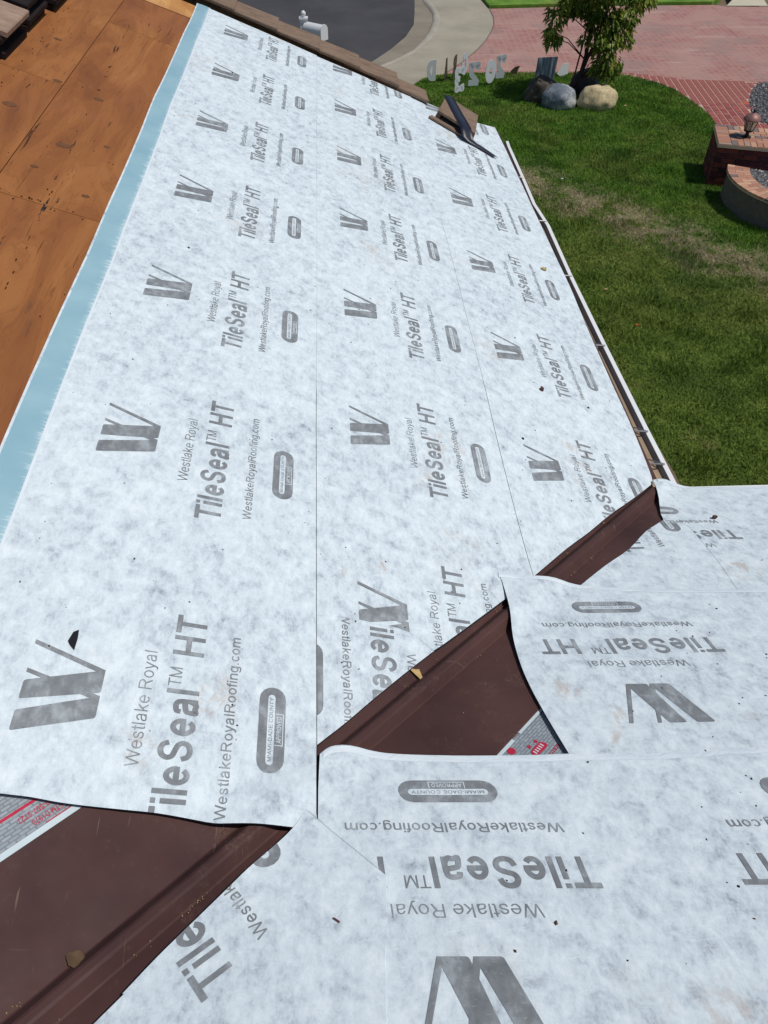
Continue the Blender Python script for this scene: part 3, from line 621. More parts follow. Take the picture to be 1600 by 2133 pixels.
# ================================================================== UNDERLAYMENT SHEETS
def bez(pts, n=6):
    """Catmull-Rom through pts"""
    P = [Vector((*p, 0)) for p in pts]; P = [P[0]*2-P[1]]+P+[P[-1]*2-P[-2]]; o = []
    for i in range(1, len(P)-2):
        a, b, c_, d = P[i-1:i+3]
        for k in range(n):
            t = k/n; o.append((.5*((2*b)+(-a+c_)*t+(2*a-5*b+4*c_-d)*t*t+(-a+3*b-3*c_+d)*t**3)).xy)
    o.append(P[-2].xy); return [tuple(p) for p in o]
SHEETS = {}
def sheet(key, label, poly, off, rib=0.0, step=.07, lift=None, name='underlayment_sheet', pale=None, bleed=None):
    bm = bmesh.new(); vs = [bm.verts.new((x, y, 0)) for x, y in poly]
    tris = geometry.tessellate_polygon([[Vector((x, y, 0)) for x, y in poly]])
    tl = []
    for a, b, c_ in tris:
        (x0, y0), (x1, y1), (x2, y2) = poly[a], poly[b], poly[c_]; ar = (x1-x0)*(y2-y0)-(x2-x0)*(y1-y0)
        if abs(ar) < 1e-10: continue
        t = (a, b, c_) if ar > 0 else (a, c_, b); tl.append([poly[i] for i in t])
        try: bm.faces.new([vs[i] for i in t])
        except ValueError: pass
    xs = [p[0] for p in poly]; ys = [p[1] for p in poly]
    for ax, lo, hi in ((0, min(xs), max(xs)), (1, min(ys), max(ys))):
        k = math.floor(lo/step)+1
        while k*step < hi:
            co = [0, 0, 0]; no = [0, 0, 0]; co[ax] = k*step; no[ax] = 1
            bmesh.ops.bisect_plane(bm, geom=bm.verts[:]+bm.edges[:]+bm.faces[:], plane_co=co, plane_no=no, dist=1e-5); k += 1
    if rib:                                                       # extra cuts along the valley fold
        for d in (-.09, -.06, -.035, -.015, 0, .015, .035, .06, .09):
            bmesh.ops.bisect_plane(bm, geom=bm.verts[:]+bm.edges[:]+bm.faces[:], plane_co=(*P_sd(0, d), 0), plane_no=(1, -1, 0), dist=1e-5)
    bmesh.ops.remove_doubles(bm, verts=bm.verts[:], dist=1e-5)
    fz = lambda x, y: drape(x, y, off, rib, lift)
    for v in bm.verts: v.co.z = fz(v.co.x, v.co.y)
    for f in bm.faces:
        f.smooth = True
        if f.normal.z < 0: f.normal_flip()
    bm.normal_update()
    for f in bm.faces:
        if f.normal.z < 0: f.normal_flip()
    be = [e for e in bm.edges if e.is_boundary]
    outw = {}
    for e in be:
        a, b = e.verts; t = (b.co-a.co); nn = Vector((-t.y, t.x, 0))
        if nn.length < 1e-9: continue
        nn.normalize(); mid_ = (a.co+b.co)/2
        if nn.dot(mid_-e.link_faces[0].calc_center_median()) < 0: nn = -nn
        for v in (a, b):
            k = (round(v.co.x, 5), round(v.co.y, 5)); outw[k] = outw.get(k, Vector())+nn
    r_ = bmesh.ops.extrude_edge_only(bm, edges=be)
    nv = [g for g in r_['geom'] if isinstance(g, bmesh.types.BMVert)]; nf = [g for g in r_['geom'] if isinstance(g, bmesh.types.BMFace)]
    for v in nv:
        k = (round(v.co.x, 5), round(v.co.y, 5)); bl = bleed(v.co.x, v.co.y) if bleed else .0015
        if k in outw and outw[k].length > 1e-6: v.co += outw[k].normalized()*bl
        v.co.z = fz(v.co.x, v.co.y)-.0026
    for f in nf:
        c_ = f.calc_center_median(); f.material_index = 0 if (pale and pale(c_.x, c_.y)) else 1; f.smooth = False
    for e in be: e.smooth = False
    me = bpy.data.meshes.new(name); bm.to_mesh(me); bm.free()
    me.materials.append(M['mem']); me.materials.append(M['black'])
    o = bpy.data.objects.new(name, me); COL.objects.link(o); WL[o.name] = Vector((0, 0, 0))
    tag(o, label, 'underlayment', 'printed roof underlayment sheets')
    SHEETS[key] = (o, poly, tl, fz); return o

wv = lambda x, y, a=.004: x+a*math.sin(2.1*y+1)+a*.6*math.sin(5.3*y)
edge1 = [(wv(-.0915, y, .0012), y) for y in fr(6.42, 1.24, 14)]
edge2 = [(wv(.621, y, .0035), y) for y in fr(6.32, 1.62, 22)]
oute = [(wv(-.951, y, .003), y) for y in fr(.68, 6.53, 24)]
A1B = bez([(-.089, .661), (-.088, .622), (-.139, .628), (-.20, .632), (-.266, .634), (-.304, .635), (-.357, .643), (-.42, .65), (-.483, .652), (-.552, .654), (-.605, .657), (-.658, .663), (-.712, .665), (-.85, .672), (-.951, .68)], 3)
sheet('A1', 'upper printed sheet of the long slope, edged by the pale blue strip', edge1+[(-.0912, .95)]+A1B+oute[1:], .0190, .020, bleed=lambda x, y: (.0004 if y > 2.3 else .0016) if x > -.5 else .0012)
A2C = bez([(.622, 1.534), (.56, 1.472), (.496, 1.41), (.366, 1.288), (.272, 1.201), (.238, 1.172)], 3)
A2B = bez([(.238, 1.172), (.215, 1.195), (.185, 1.218), (.14, 1.232), (.098, 1.234), (.023, 1.24), (-.038, 1.241), (-.091, 1.234), (-.16, 1.232)], 3)
sheet('A2', 'middle printed sheet of the long slope, between two lap seams', [(-.16, 6.42)]+edge2+A2C+A2B[1:], .0160, 0, pale=lambda x, y: y < 1.26 and x < .236, bleed=lambda x, y: .0030 if y < 2.6 else (.0022 if y < 4.2 else .0008))
A2bC = bez([(.30, 1.232), (.236, 1.17), (.156, 1.093), (.058, .994), (-.019, .913), (-.086, .848), (-.14, .792)], 3)
sheet('A2b', 'small turned patch at the valley, its print running downwards', [(-.14, 1.33), (.33, 1.33)]+A2bC, .0130, 0)
EAV = bez([(1.318, 2.212), (1.335, 2.30), (1.350, 2.595), (1.352, 3.0), (1.351, 3.326), (1.358, 3.7), (1.361, 3.997), (1.352, 5.0), (1.346, 6.101), (1.34, 6.43)], 4)
A3C = bez([(.55, 1.462), (.627, 1.54), (.789, 1.706), (.905, 1.815), (1.034, 1.945), (1.187, 2.085), (1.318, 2.212)], 3)
sheet('A3', 'lowest printed sheet of the long slope, along the gutter', [(.55, 6.33)]+A3C+EAV[1:]+[(1.20, 6.37)], .0120, 0)
B0C = bez([(.70, 1.425), (.775, 1.499), (.908, 1.62), (1.029, 1.719), (1.142, 1.841), (1.249, 1.928), (1.34, 2.02)], 3)
sheet('B0', 'sheet with sideways print right of the upper valley metal', B0C[::-1]+[(.75, 1.38), (1.62, 1.38), (1.66, 2.02)], .0105, 0, pale=lambda x, y: x > 1.0)
B3E = bez([(1.319, 2.222), (1.365, 2.232), (1.41, 2.216), (1.484, 2.200), (1.612, 2.196), (1.816, 2.185), (3.2, 2.13)], 3)
B3L = bez([(1.285, 1.40), (1.312, 1.60), (1.318, 1.714), (1.323, 1.802), (1.317, 1.885), (1.249, 1.928), (1.291, 2.081), (1.319, 2.222)], 3)
sheet('B3', 'short-slope sheet at the right eave, its corner over the valley end', B3L+B3E[1:]+[(3.2, 1.30)], .0117, .022, pale=lambda x, y: y < 1.925 or y > 2.17)
B2T = bez([(.495, 1.522), (.525, 1.524), (.604, 1.526), (.692, 1.519), (.763, 1.498), (.856, 1.482), (1.073, 1.454), (1.39, 1.434), (3.2, 1.33)], 3)
B2L = bez([(.545, .66), (.53, .745), (.52, .80), (.506, .885), (.495, .959), (.487, 1.027), (.482, 1.115), (.486, 1.233), (.498, 1.339), (.503, 1.417), (.502, 1.486), (.495, 1.522)], 3)
sheet('B2', 'middle sheet of the short slope, its curved edge lapping the metal', B2L+B2T[1:]+[(3.2, .58)], .0180, .020)
B1T = bez([(-.082, .812), (-.056, .834), (-.01, .838), (.072, .821), (.246, .804), (.421, .794), (.54, .792), (.653, .786), (.78, .781), (.91, .783), (1.03, .781), (1.5, .76), (3.2, .66)], 3)
sheet('B1', 'large nearest sheet of the short slope filling the lower right', B1T+[(3.2, -.9), (-.02, -.9), (-.02, .5), (-.085, .60), (-.085, .72)], .0210, .014)
CL = bez([(-.11, .669), (-.14, .623), (-.178, .582), (-.224, .538), (-.259, .499), (-.322, .429), (-.373, .372), (-.419, .315), (-.453, .273), (-.85, -.16)], 3)
CR = bez([(.02, -.7), (.038, .242), (.048, .388), (.054, .49), (.056, .504)], 3)+bez([(.056, .504), (-.001, .561), (-.057, .616), (-.11, .669)], 3)[1:-1]
sheet('C', 'pointed corner sheet with diagonal print over the lower valley', CL+[(-.45, -.7)]+CR, .0245, .010, pale=lambda x, y: x > .03)

# selvage strips
def strip_on(key, name, mat, line, dx, dy, dn=.0014):
    """narrow strip following a line on a sheet, dx/dy the width vector"""
    o, poly, tl, fz = SHEETS[key]; vs = []
    for (x, y) in line:
        for t in (0, .33, .67, 1): X, Y = x+dx*t, y+dy*t; vs.append((X, Y, fz(X, Y)+dn+(.0012*math.sin(37*x+21*y) if 0 < t < 1 else -.0006)))
    n = len(line); fs = [(i*4+j, i*4+j+1, (i+1)*4+j+1, (i+1)*4+j) for i in range(n-1) for j in range(3)]
    q = mk(name, vs, fs, mat, o, smooth=True)
    return q
def resample(L, step):
    o = []
    for (a, b) in zip(L, L[1:]):
        k = max(1, int(math.dist(a, b)/step)); o += [(a[0]+(b[0]-a[0])*i/k, a[1]+(b[1]-a[1])*i/k) for i in range(k)]
    return o+[L[-1]]
strip_on('A1', 'release_film', M['film'], resample([(x+.0075, y) for x, y in oute[1:]], .07), .079, 0)
strip_on('A1', 'film_border', M['cleanwhite'], resample([(x+.0855, y) for x, y in oute[1:]], .07), .0075, 0, .0022)
strip_on('B1', 'edge_film', M['gloss'], resample([(x, y-.003) for x, y in B1T[1:]], .05), 0, -.018)
strip_on('B2', 'edge_film', M['gloss'], resample([(x, y-.002) for x, y in B2T], .05), -.002, -.018)
strip_on('B3', 'edge_film', M['gloss'], resample([(x, y-.004) for x, y in B3E[1:]], .05), 0, -.02)
strip_on('C', 'edge_film', M['cleanwhite'], resample([(.052, .498), (-.001, .553), (-.057, .608), (-.098, .650)], .03), -.008, -.0075, .0004)

# ---- lettering: a small stroke alphabet (grotesque proportions, cap height 1)
def glyph(ch, t):
    h = t/2; S_ = []
    def L(*p): S_.append(('L', [(p[i], p[i+1]) for i in range(0, len(p), 2)]))
    def D(x0, y0, x1, y1, k=1.0): S_.append(('D', (x0, y0, x1, y1, k)))
    def A(cx, cy, rx, ry, a0, a1): S_.append(('L', [(cx+(rx-h)*math.cos(R(a0+(a1-a0)*i/22)), cy+(ry-h)*math.sin(R(a0+(a1-a0)*i/22))) for i in range(23)]))
    def Q(*p): S_.append(('L', bez([(p[i], p[i+1]) for i in range(0, len(p), 2)], 5)))
    xh = .73; adv = .774; o_ = .015
    if ch == ' ': adv = .387
    elif ch == 'o': A(.387, xh/2, .32, xh/2+o_, 0, 360)
    elif ch == 'e': A(.387, xh/2, .32, xh/2+o_, 2, 322); L(.09+h, xh/2+.01, .69, xh/2+.01)
    elif ch == 'c': A(.36, xh/2, .31, xh/2+o_, 38, 322); adv = .696
    elif ch in 'sS':
        wd, H_, adv = (.54, xh, .696) if ch == 's' else (.74, 1.0, .929)
        x0 = (adv-wd)/2+h; W_ = wd-2*h; y0 = h-o_; Hh = H_-2*h+2*o_
        pts = [(.97, .74), (.84, .92), (.52, 1), (.18, .93), (.04, .75), (.16, .59), (.5, .51), (.84, .42), (.98, .25), (.85, .07), (.5, 0), (.15, .07), (.0, .27)]
        S_.append(('L', bez([(x0+a*W_, y0+b*Hh) for a, b in pts], 4)))
    elif ch == 'a':
        L(.575, 0, .575, .47); Q(.575, .46, .54, .60, .46-h*.3, xh+o_-h, .34, xh+o_-h, .2, .62, .09+h, .50)
        Q(.575, .40, .42, .385, .2, .33, .07+h, .2, .15, .04, .3, h-o_, .45, .05, .575, .21)
    elif ch == 'k': L(.09+h, 0, .09+h, 1); D(.14, .24, .60, xh); D(.30, .42, .62, 0); adv = .696
    elif ch == 'y': D(.03+h, xh, .36, 0); D(.67-h, xh, .31, -.12); L(.31, -.10, .25, -.2, .09, -.205); adv = .696
    elif ch == 't': L(.2, .93, .2, .14, .23, h*.9, .36, h*.8); L(.02, xh-h*.8, .37, xh-h*.8); adv = .387
    elif ch == 'f': L(.18, 0, .18, .82, .23, 1-h, .38, 1-h); L(.02, xh-h*.8, .37, xh-h*.8); adv = .387
    elif ch == 'n': L(.09+h, 0, .09+h, xh); Q(.09+h, .46, .2, .62, .4, xh+o_-h, .58, .64, .685-h, .47); L(.685-h, .48, .685-h, 0)
    elif ch == 'm':
        L(.09+h, 0, .09+h, xh); adv = 1.16
        for a in (.09+h, .58): Q(a, .46, a+.09, .62, a+.25, xh+o_-h, a+.38, .66, a+.455-h*.3, .49); L(a+.455-h*.3, .5, a+.455-h*.3, 0)
    elif ch == 'g': A(.36, xh/2, .30, xh/2+o_, 0, 360); L(.66-h*.6, xh, .66-h*.6, -.02); Q(.66-h*.6, -.03, .58, -.19, .37, -.25+h*.3, .12, -.14)
    elif ch == 'i': L(.155, 0, .155, xh); L(.155, .855, .155, 1); adv = .309
    elif ch == 'l': L(.155, 0, .155, 1); adv = .309
    elif ch == '.': L(.19, 0, .19, t*1.15); adv = .387
    elif ch == '-': L(.06, .36, .40, .36); adv = .464
    elif ch == 'W': D(.02+h, 1, .345, 0); D(.345, 0, .657, 1); D(.657, 1, .97, 0); D(.97, 0, 1.295-h, 1); adv = 1.315
    elif ch == 'T': L(.03, 1-h, .82, 1-h); L(.425, 0, .425, 1-t); adv = .851
    elif ch == 'H': L(.1+h, 0, .1+h, 1); L(.906-h, 0, .906-h, 1); L(.1+t, .52, .906-t, .52); adv = 1.006
    elif ch == 'I': L(.19, 0, .19, 1); adv = .387
    elif ch == 'M': L(.1+h, 0, .1+h, 1); L(1.06-h, 0, 1.06-h, 1); D(.1+h, 1, .58, 0, .9); D(1.06-h, 1, .58, 0, .9); adv = 1.16
    elif ch == 'N': L(.1+h, 0, .1+h, 1); L(.906-h, 0, .906-h, 1); D(.1+h, 1, .906-h, 0, .9); adv = 1.006
    elif ch == 'A': D(.02+h, 0, .465, 1); D(.91-h, 0, .465, 1); L(.2, .32, .73, .32); adv = .929
    elif ch == 'V': D(.02+h, 1, .465, 0); D(.91-h, 1, .465, 0); adv = .929
    elif ch == 'Y': D(.02+h, 1, .465, .42); D(.91-h, 1, .465, .42); L(.465, 0, .465, .44); adv = .929
    elif ch == 'E': L(.1+h, 0, .1+h, 1); L(.1+t, 1-h, .82, 1-h); L(.1+t, .52, .78, .52); L(.1+t, h, .84, h); adv = .929
    elif ch in 'RP':
        L(.1+h, 0, .1+h, 1); y0 = .46; S_.append(('L', [(.1+t, 1-h), (.55, 1-h)]+[(.55+(.32-h)*math.sin(R(a)), (1+y0)/2+((1-y0)/2-h)*math.cos(R(a))) for a in range(15, 180, 15)]+[(.55, y0+h), (.1+t, y0+h)]))
        if ch == 'R': D(.58, y0+h*.5, .86, 0, 1.1)
        adv = 1.006 if ch == 'R' else .929
    elif ch == 'D': L(.1+h, 0, .1+h, 1); S_.append(('L', [(.1+t, 1-h), (.45, 1-h)]+[(.45+(.47-h)*math.sin(R(a)), .5+(.5-h)*math.cos(R(a))) for a in range(12, 180, 12)]+[(.45, h), (.1+t, h)])); adv = 1.006
    elif ch == 'C': A(.5, .5, .44, .5+o_, 40, 320); adv = 1.006
    elif ch == 'O': A(.54, .5, .49, .5+o_, 0, 360); adv = 1.083
    elif ch == 'U': L(.1+h, 1, .1+h, .36); S_.append(('L', [(.503-(.403-h)*math.cos(R(a)), .36-(.36+o_-h)*math.sin(R(a))) for a in range(0, 181, 15)])); L(.906-h, .36, .906-h, 1); adv = 1.006
    elif ch == 'G': A(.5, .5, .44, .5+o_, 40, 330); L(.56, .45, .92-h, .45, .92-h, .08); adv = 1.08
    elif ch == '0': A(.387, .5, .32, .5+o_, 0, 360)
    elif ch == '1': L(.42, 0, .42, 1); L(.42-h, .80, .16, .72)
    elif ch == '9': A(.387, .68, .31, .33, 0, 360); Q(.69-h, .66, .68-h, .3, .52, .04+h, .33, h, .13, .2)
    elif ch == '6': A(.387, .32, .31, .33, 0, 360); Q(.08+h, .34, .1+h, .7, .26, .96-h, .44, 1-h, .64, .8)
    elif ch == '7': L(.06, 1-h, .69, 1-h); D(.62, 1-t, .3, 0)
    elif ch == '5': L(.66, 1-h, .17, 1-h, .12, .5); Q(.12, .52, .3, .63, .5, .6, .66, .44, .67-h, .28, .55, .06, .36, h, .08, .2)
    elif ch == '2': Q(.07+h, .68, .14, .9, .38, 1-h, .62, .88, .67-h, .7, .55, .5, .3, .3, .1, .1); L(.06, h, .69, h)
    elif ch == '3': Q(.08+h, .74, .18, .94, .38, 1-h, .6, .9, .62, .72, .55, .57, .36, .53); Q(.36, .53, .6, .47, .67-h, .29, .56, .06, .36, h, .14, .08, .06+h, .28)
    return S_, adv
def text_tris(s, t, track=0.0):
    """triangles (3 xy points) and a stacking index for a line of text, cap height 1"""
    out = []; x = 0.0; h = t/2; lay = 0
    for ch in s:
        if ch == '™':
            sub, w_ = text_tris('TM', .11); k = .40
            out += [([(x+.02+a*k, .60+b*k) for a, b in tr], l) for tr, l in sub]; x += w_*k+.04; continue
        S_, adv = glyph(ch, t)
        for si, (ty, p) in enumerate(S_):
            if ty == 'D':
                x0, y0, x1, y1, k = p; ln = math.hypot(x1-x0, y1-y0); w2 = h*k*ln/max(.2, abs(y1-y0))
                P = [(x0-w2, y0), (x0+w2, y0), (x1+w2, y1), (x1-w2, y1)]; tr = [[P[0], P[1], P[2]], [P[0], P[2], P[3]]]
            else:
                pts = [Vector(q) for q in p]; n = len(pts); closed = (pts[0]-pts[-1]).length < 1e-6; le = []; ri = []
                for i in range(n):
                    a = pts[i-1] if i else (pts[-2] if closed else None); b = pts[i+1] if i < n-1 else (pts[1] if closed else None)
                    d0 = (pts[i]-a).normalized() if a is not None else None; d1 = (b-pts[i]).normalized() if b is not None else None
                    d0 = d0 or d1; d1 = d1 or d0
                    n0, n1 = Vector((-d0.y, d0.x)), Vector((-d1.y, d1.x)); mm = (n0+n1); mm = mm.normalized() if mm.length > 1e-6 else n0
                    mm = mm*(h/max(.5, mm.dot(n0))); le.append(pts[i]+mm); ri.append(pts[i]-mm)
                tr = []
                for i in range(n-1): tr += [[tuple(le[i]), tuple(ri[i]), tuple(ri[i+1])], [tuple(le[i]), tuple(ri[i+1]), tuple(le[i+1])]]
            out += [([(x+a, b) for a, b in q], si) for q in tr]
        x += adv+track
    return out, x
def fit_text(s, t, X0, X1, y0, cap, lay=0):
    tr, w_ = text_tris(s, t); k = (X1-X0)/w_
    return [([(X0+a*k, y0+b*cap) for a, b in q], lay+l) for q, l in tr]
def polytris(P, lay=0):
    return [([P[0], P[i], P[i+1]], lay) for i in range(1, len(P)-1)]
def stadium(x0, x1, y0, y1, n=8):
    r_ = (y1-y0)/2; cy_ = (y0+y1)/2; o = []
    for i in range(n+1): a = R(-90+180*i/n); o.append((x1-r_+r_*math.cos(a), cy_+r_*math.sin(a)))
    for i in range(n+1): a = R(90+180*i/n); o.append((x0+r_+r_*math.cos(a), cy_+r_*math.sin(a)))
    return o
def rounded(P, r_=.006):
    o = []; n = len(P)
    for i in range(n):
        a, p, b = Vector(P[i-1]), Vector(P[i]), Vector(P[(i+1) % n]); u_ = (a-p).normalized()*r_; v_ = (b-p).normalized()*r_
        for k in range(4): t = k/3; o.append(tuple((p+u_)*(1-t)**2+p*2*t*(1-t)+(p+v_)*t*t))
    return o
# one repeat of the print, metres; x along the reading direction, y towards the letter tops, origin at the badge
def LOGO():
    w = [[(0, .165), (.048, .165), (.104, 0), (.050, 0)], [(.075, .165), (.121, .165), (.171, 0), (.113, 0)]]
    th = [[(.090, 0), (.104, 0), (.152, .165), (.142, .165)], [(.158, 0), (.171, 0), (.228, .165), (.217, .165)]]
    o = []
    for i, p in enumerate(w+th): o += polytris([(x-.072, y+.400) for x, y in (rounded(p) if i < 2 else p)], i)
    return o
UNIT = dict(
    printed_logo=[('ink', LOGO())],
    printed_name=[('ink', fit_text('Westlake Royal', .092, -.125, .172, .2915, .030))],
    printed_title=[('ink', fit_text('TileSeal™ HT', .172, -.262, .290, .180, .076))],
    printed_web_address=[('ink', fit_text('WestlakeRoyalRoofing.com', .125, -.230, .245, .0915, .0255))],
    printed_badge=[('ink', polytris(stadium(-.113, .113, -.033, .033))),
                   ('mem', polytris(stadium(-.092, .092, -.0065, .0115, 5), 2)), ('ink', fit_text('MIAMI-DADE COUNTY', .14, -.084, .084, -.002, .0095, 4)),
                   ('mem', [q for a, b, c_, d in ((-.042, .042, -.0285, -.0265), (-.042, -.040, -.0265, -.0085), (.040, .042, -.0265, -.0085)) for q in polytris([(a, c_), (b, c_), (b, d), (a, d)], 2)]),
                   ('mem', fit_text('APPROVED', .15, -.035, .035, -.0235, .0115, 2))])
def tri_clip(tri, cl):
    out = tri
    for i in range(3):
        (ax, ay), (bx, by) = cl[i], cl[(i+1) % 3]; inp = out; out = []
        if not inp: return []
        f = lambda p: (bx-ax)*(p[1]-ay)-(by-ay)*(p[0]-ax)
        for j in range(len(inp)):
            p, q = inp[j], inp[(j+1) % len(inp)]; fp, fq = f(p), f(q)
            if fp >= 0: out.append(p)
            if (fp > 0 > fq) or (fp < 0 < fq): t = fp/(fp-fq); out.append((p[0]+(q[0]-p[0])*t, p[1]+(q[1]-p[1])*t))
    return out
def split_tri(t, lim=.045):
    L = [math.dist(t[i], t[(i+1) % 3]) for i in range(3)]; m_ = max(L)
    if m_ < lim: return [t]
    i = L.index(m_); a, b, c_ = t[i], t[(i+1) % 3], t[(i+2) % 3]; d = ((a[0]+b[0])/2, (a[1]+b[1])/2)
    return split_tri([a, d, c_], lim)+split_tri([d, b, c_], lim)
def print_unit(key, frame, cx, cy, ang, sx=1.0, sy=1.0, which=None, sh=0.0):
    """lay one repeat on a sheet; frame 'A' or 'B' slope coordinates, ang = reading direction"""
    o, poly, tl, fz = SHEETS[key]; ca, sa = math.cos(ang), math.sin(ang)
    bx0, bx1 = min(p[0] for p in poly), max(p[0] for p in poly); by0, by1 = min(p[1] for p in poly), max(p[1] for p in poly)
    tb = [(t, min(p[0] for p in t), max(p[0] for p in t), min(p[1] for p in t), max(p[1] for p in t)) for t in tl]
    def mp(x, y):
        x = x*sx+sh*y; y *= sy; p, q = cx+x*ca-y*sa, cy+x*sa+y*ca
        return (p*TC, q) if frame == 'A' else (p, q*TC)
    for nm, groups in UNIT.items():
        if which and nm not in which: continue
        V, F, FM = [], [], []
        for gi, (mt, tris) in enumerate(groups):
            for P, lay in [(q, l) for tr, l in tris for q in split_tri([mp(*p) for p in tr])]:
                if (P[1][0]-P[0][0])*(P[2][1]-P[0][1])-(P[2][0]-P[0][0])*(P[1][1]-P[0][1]) < 0: P = P[::-1]
                x0, x1 = min(p[0] for p in P), max(p[0] for p in P); y0, y1 = min(p[1] for p in P), max(p[1] for p in P)
                if x1 < bx0 or x0 > bx1 or y1 < by0 or y0 > by1: continue
                for t, tx0, tx1, ty0, ty1 in tb:
                    if x1 < tx0 or x0 > tx1 or y1 < ty0 or y0 > ty1: continue
                    c_ = tri_clip(P, t)
                    if len(c_) > 2:
                        ar = sum(c_[i][0]*c_[(i+1) % len(c_)][1]-c_[(i+1) % len(c_)][0]*c_[i][1] for i in range(len(c_)))
                        if abs(ar) < 2e-9: continue
                        k = len(V); V += [(x, y, fz(x, y)+.0011+lay*.00016) for x, y in c_]; F.append(tuple(range(k, k+len(c_)))); FM.append(0 if mt == 'ink' else 1)
        if F: mk(nm, V, F, None, o, mats=[M['ink'], M['mem']], fm=FM)
for k in range(7): print_unit('A1', 'A', -.2085, .888+.872*k-(.018 if k == 0 else 0), R(90))
for k in range(-1, 6): print_unit('A2', 'A', .5555, 2.069+.843*k, R(90), .967, .93)
for k in range(-1, 5): print_unit('A3', 'A', 1.300, 2.941+.83*k, R(90), .952, .915)
print_unit('A2b', 'A', -.11, 1.03, R(-90), .97, .95)
print_unit('B0', 'B', 1.256, 2.06, R(90), .96, .93)
print_unit('B3', 'B', 1.228, 2.128, R(177), .96, .93, sh=-.08, which=('printed_name', 'printed_title', 'printed_web_address', 'printed_badge')); print_unit('B3', 'B', 1.228+.83, 2.09, R(177), .96, .93, sh=-.08)
for k in (0, 1): print_unit('B2', 'B', .82+.83*k, 1.459-.045*k, R(177), .97, .93, sh=-.115)
for k in (0, 1): print_unit('B1', 'B', .21+.83*k, .747-.05*k, R(176), 1.0, .966, sh=-.13)
dx_, dy_ = -.613, .790; print_unit('C', 'B', -.242, .668, math.atan2(dy_, dx_), 1.0, .97)

# red print on the grey membrane
def red_on(tris, s0, d0, ang, k=1.0, name='red_print'):
    V, F = [], []
    for tr, lay in tris:
        P = []
        for x, y in tr:
            a, b = x*k, y*k; s_ = s0+a*math.cos(ang)-b*math.sin(ang); d_ = d0-(a*math.sin(ang)+b*math.cos(ang)); P.append(pv(s_, d_, .0032+lay*.00015))
        i = len(V); V += P; F.append((i, i+1, i+2))
    mk(name, V, F, M['red'], gm)
red_on(fit_text('1-800-567-9727', .15, -.088, 0, 0, .0118), -.640, -.3155, R(180))
red_on(fit_text('ASTM D1970', .15, -.070, 0, 0, .0118), -.622, -.2965, R(180))
red_on(polytris([(-.6, 0), (.4, 0), (.4, .006), (-.6, .006)]), -.7, -.332, R(180))
for i in range(5): red_on(polytris([(i*.0105, 0), (i*.0105+.0095, .0005), (i*.0105+.009, .0075), (i*.0105, .007)]), -.552, -.2785, R(180))
star = []
for k in range(5):
    a0, a1, a2 = R(90+72*k), R(90+72*k+36), R(90+72*k-36); q = .0085
    star += [([(0, 0), (q*math.cos(a2)*.42, q*math.sin(a2)*.42), (q*math.cos(a0), q*math.sin(a0))], 0), ([(0, 0), (q*math.cos(a0), q*math.sin(a0)), (q*math.cos(a1)*.42, q*math.sin(a1)*.42)], 0)]
red_on(star, .293, .322, 0); red_on(star, .319, .325, 0)
red_on(polytris([(0, 0), (.036, -.003), (.050, -.001), (.052, .006), (.046, .018), (.024, .0205), (.002, .0185), (-.004, .008)]), .279, .352, 0)
red_on(polytris([(.011*math.cos(R(a)), .011*math.sin(R(a))) for a in range(0, 360, 24)]), .252, .296, 0)
red_on(fit_text('D1970', .15, 0, .044, 0, .0105), .306, .379, 0)
for i in range(5):
    V, F = [], []
    for tr, lay in polytris([(.006+i*.008, .004), (.0095+i*.008, .004), (.0095+i*.008, .015), (.006+i*.008, .015)], 1):
        j = len(V); V += [pv(.279+x, .352-y, .0037) for x, y in tr]; F.append((j, j+1, j+2))
    mk('print_gap', V, F, M['white_band'], gm)

# ================================================================== RAKE TILES, LOOSE TILES
def slab(name, P, label, mat, th=.02, leg=0.0, group=None, parent=None, cat='roof tile'):
    """roof tile from 4 top corners (near-left, near-right, far-right, far-left) with a turned-down outer leg"""
    P = [Vector(p) for p in P]; nrm = (P[1]-P[0]).cross(P[3]-P[0]).normalized(); m_ = MB(); b = .006
    rings = [[p-nrm*th for p in P], [p-nrm*b for p in P], [p+((sum(P, Vector())/4)-p).normalized()*b*1.4 for p in P]]
    V = [tuple(p) for r_ in rings for p in r_]; F = [(3, 2, 1, 0), (8, 9, 10, 11)]
    for k in (0, 4):
        for j in range(4): F.append((k+j, k+(j+1) % 4, k+4+(j+1) % 4, k+4+j))
    m_.add(V, F)
    if leg:
        out = (P[3]-P[0]).normalized()*th
        Q = [P[3]-nrm*.002+out*.08, P[2]-nrm*.002+out*.08, P[2]-nrm*.002+out, P[3]-nrm*.002+out]
        m_.add([tuple(q) for q in Q]+[tuple(q-nrm*leg) for q in Q], [(0, 3, 2, 1), (4, 5, 6, 7), (0, 1, 5, 4), (1, 2, 6, 5), (2, 3, 7, 6), (3, 0, 4, 7)])
    return m_.build(name, mat, parent, label=label, cat=cat, group=group)
uN = lambda v: 6.44-.185*v
ORD = ['topmost', 'second', 'third', 'fourth', 'fifth', 'sixth', 'seventh', 'eighth', 'ninth']
vend = [-1.08, -.752, -.423, -.087, .233, .549, .80]
for k, ve in enumerate(vend):
    v0 = ve-.43 if k else -1.75; v0 = max(v0, -1.9); n0, n1 = .040, .066
    if k == len(vend)-1: n0, n1 = .035, .050
    wd = .28 if k < 6 else .22
    slab('rake_tile', [PA(v0, uN(v0)+.035, n0), PA(ve, uN(ve)-.012, n1), PA(ve, uN(ve)+wd, n1), PA(v0, uN(v0)+wd+.02, n0)],
         f'{ORD[k]} brown rake tile down the far gable edge' if k < 6 else 'short lowest brown rake tile just above the raised one', M['rake'], .022, .16, 'brown rake tiles along the far gable edge')
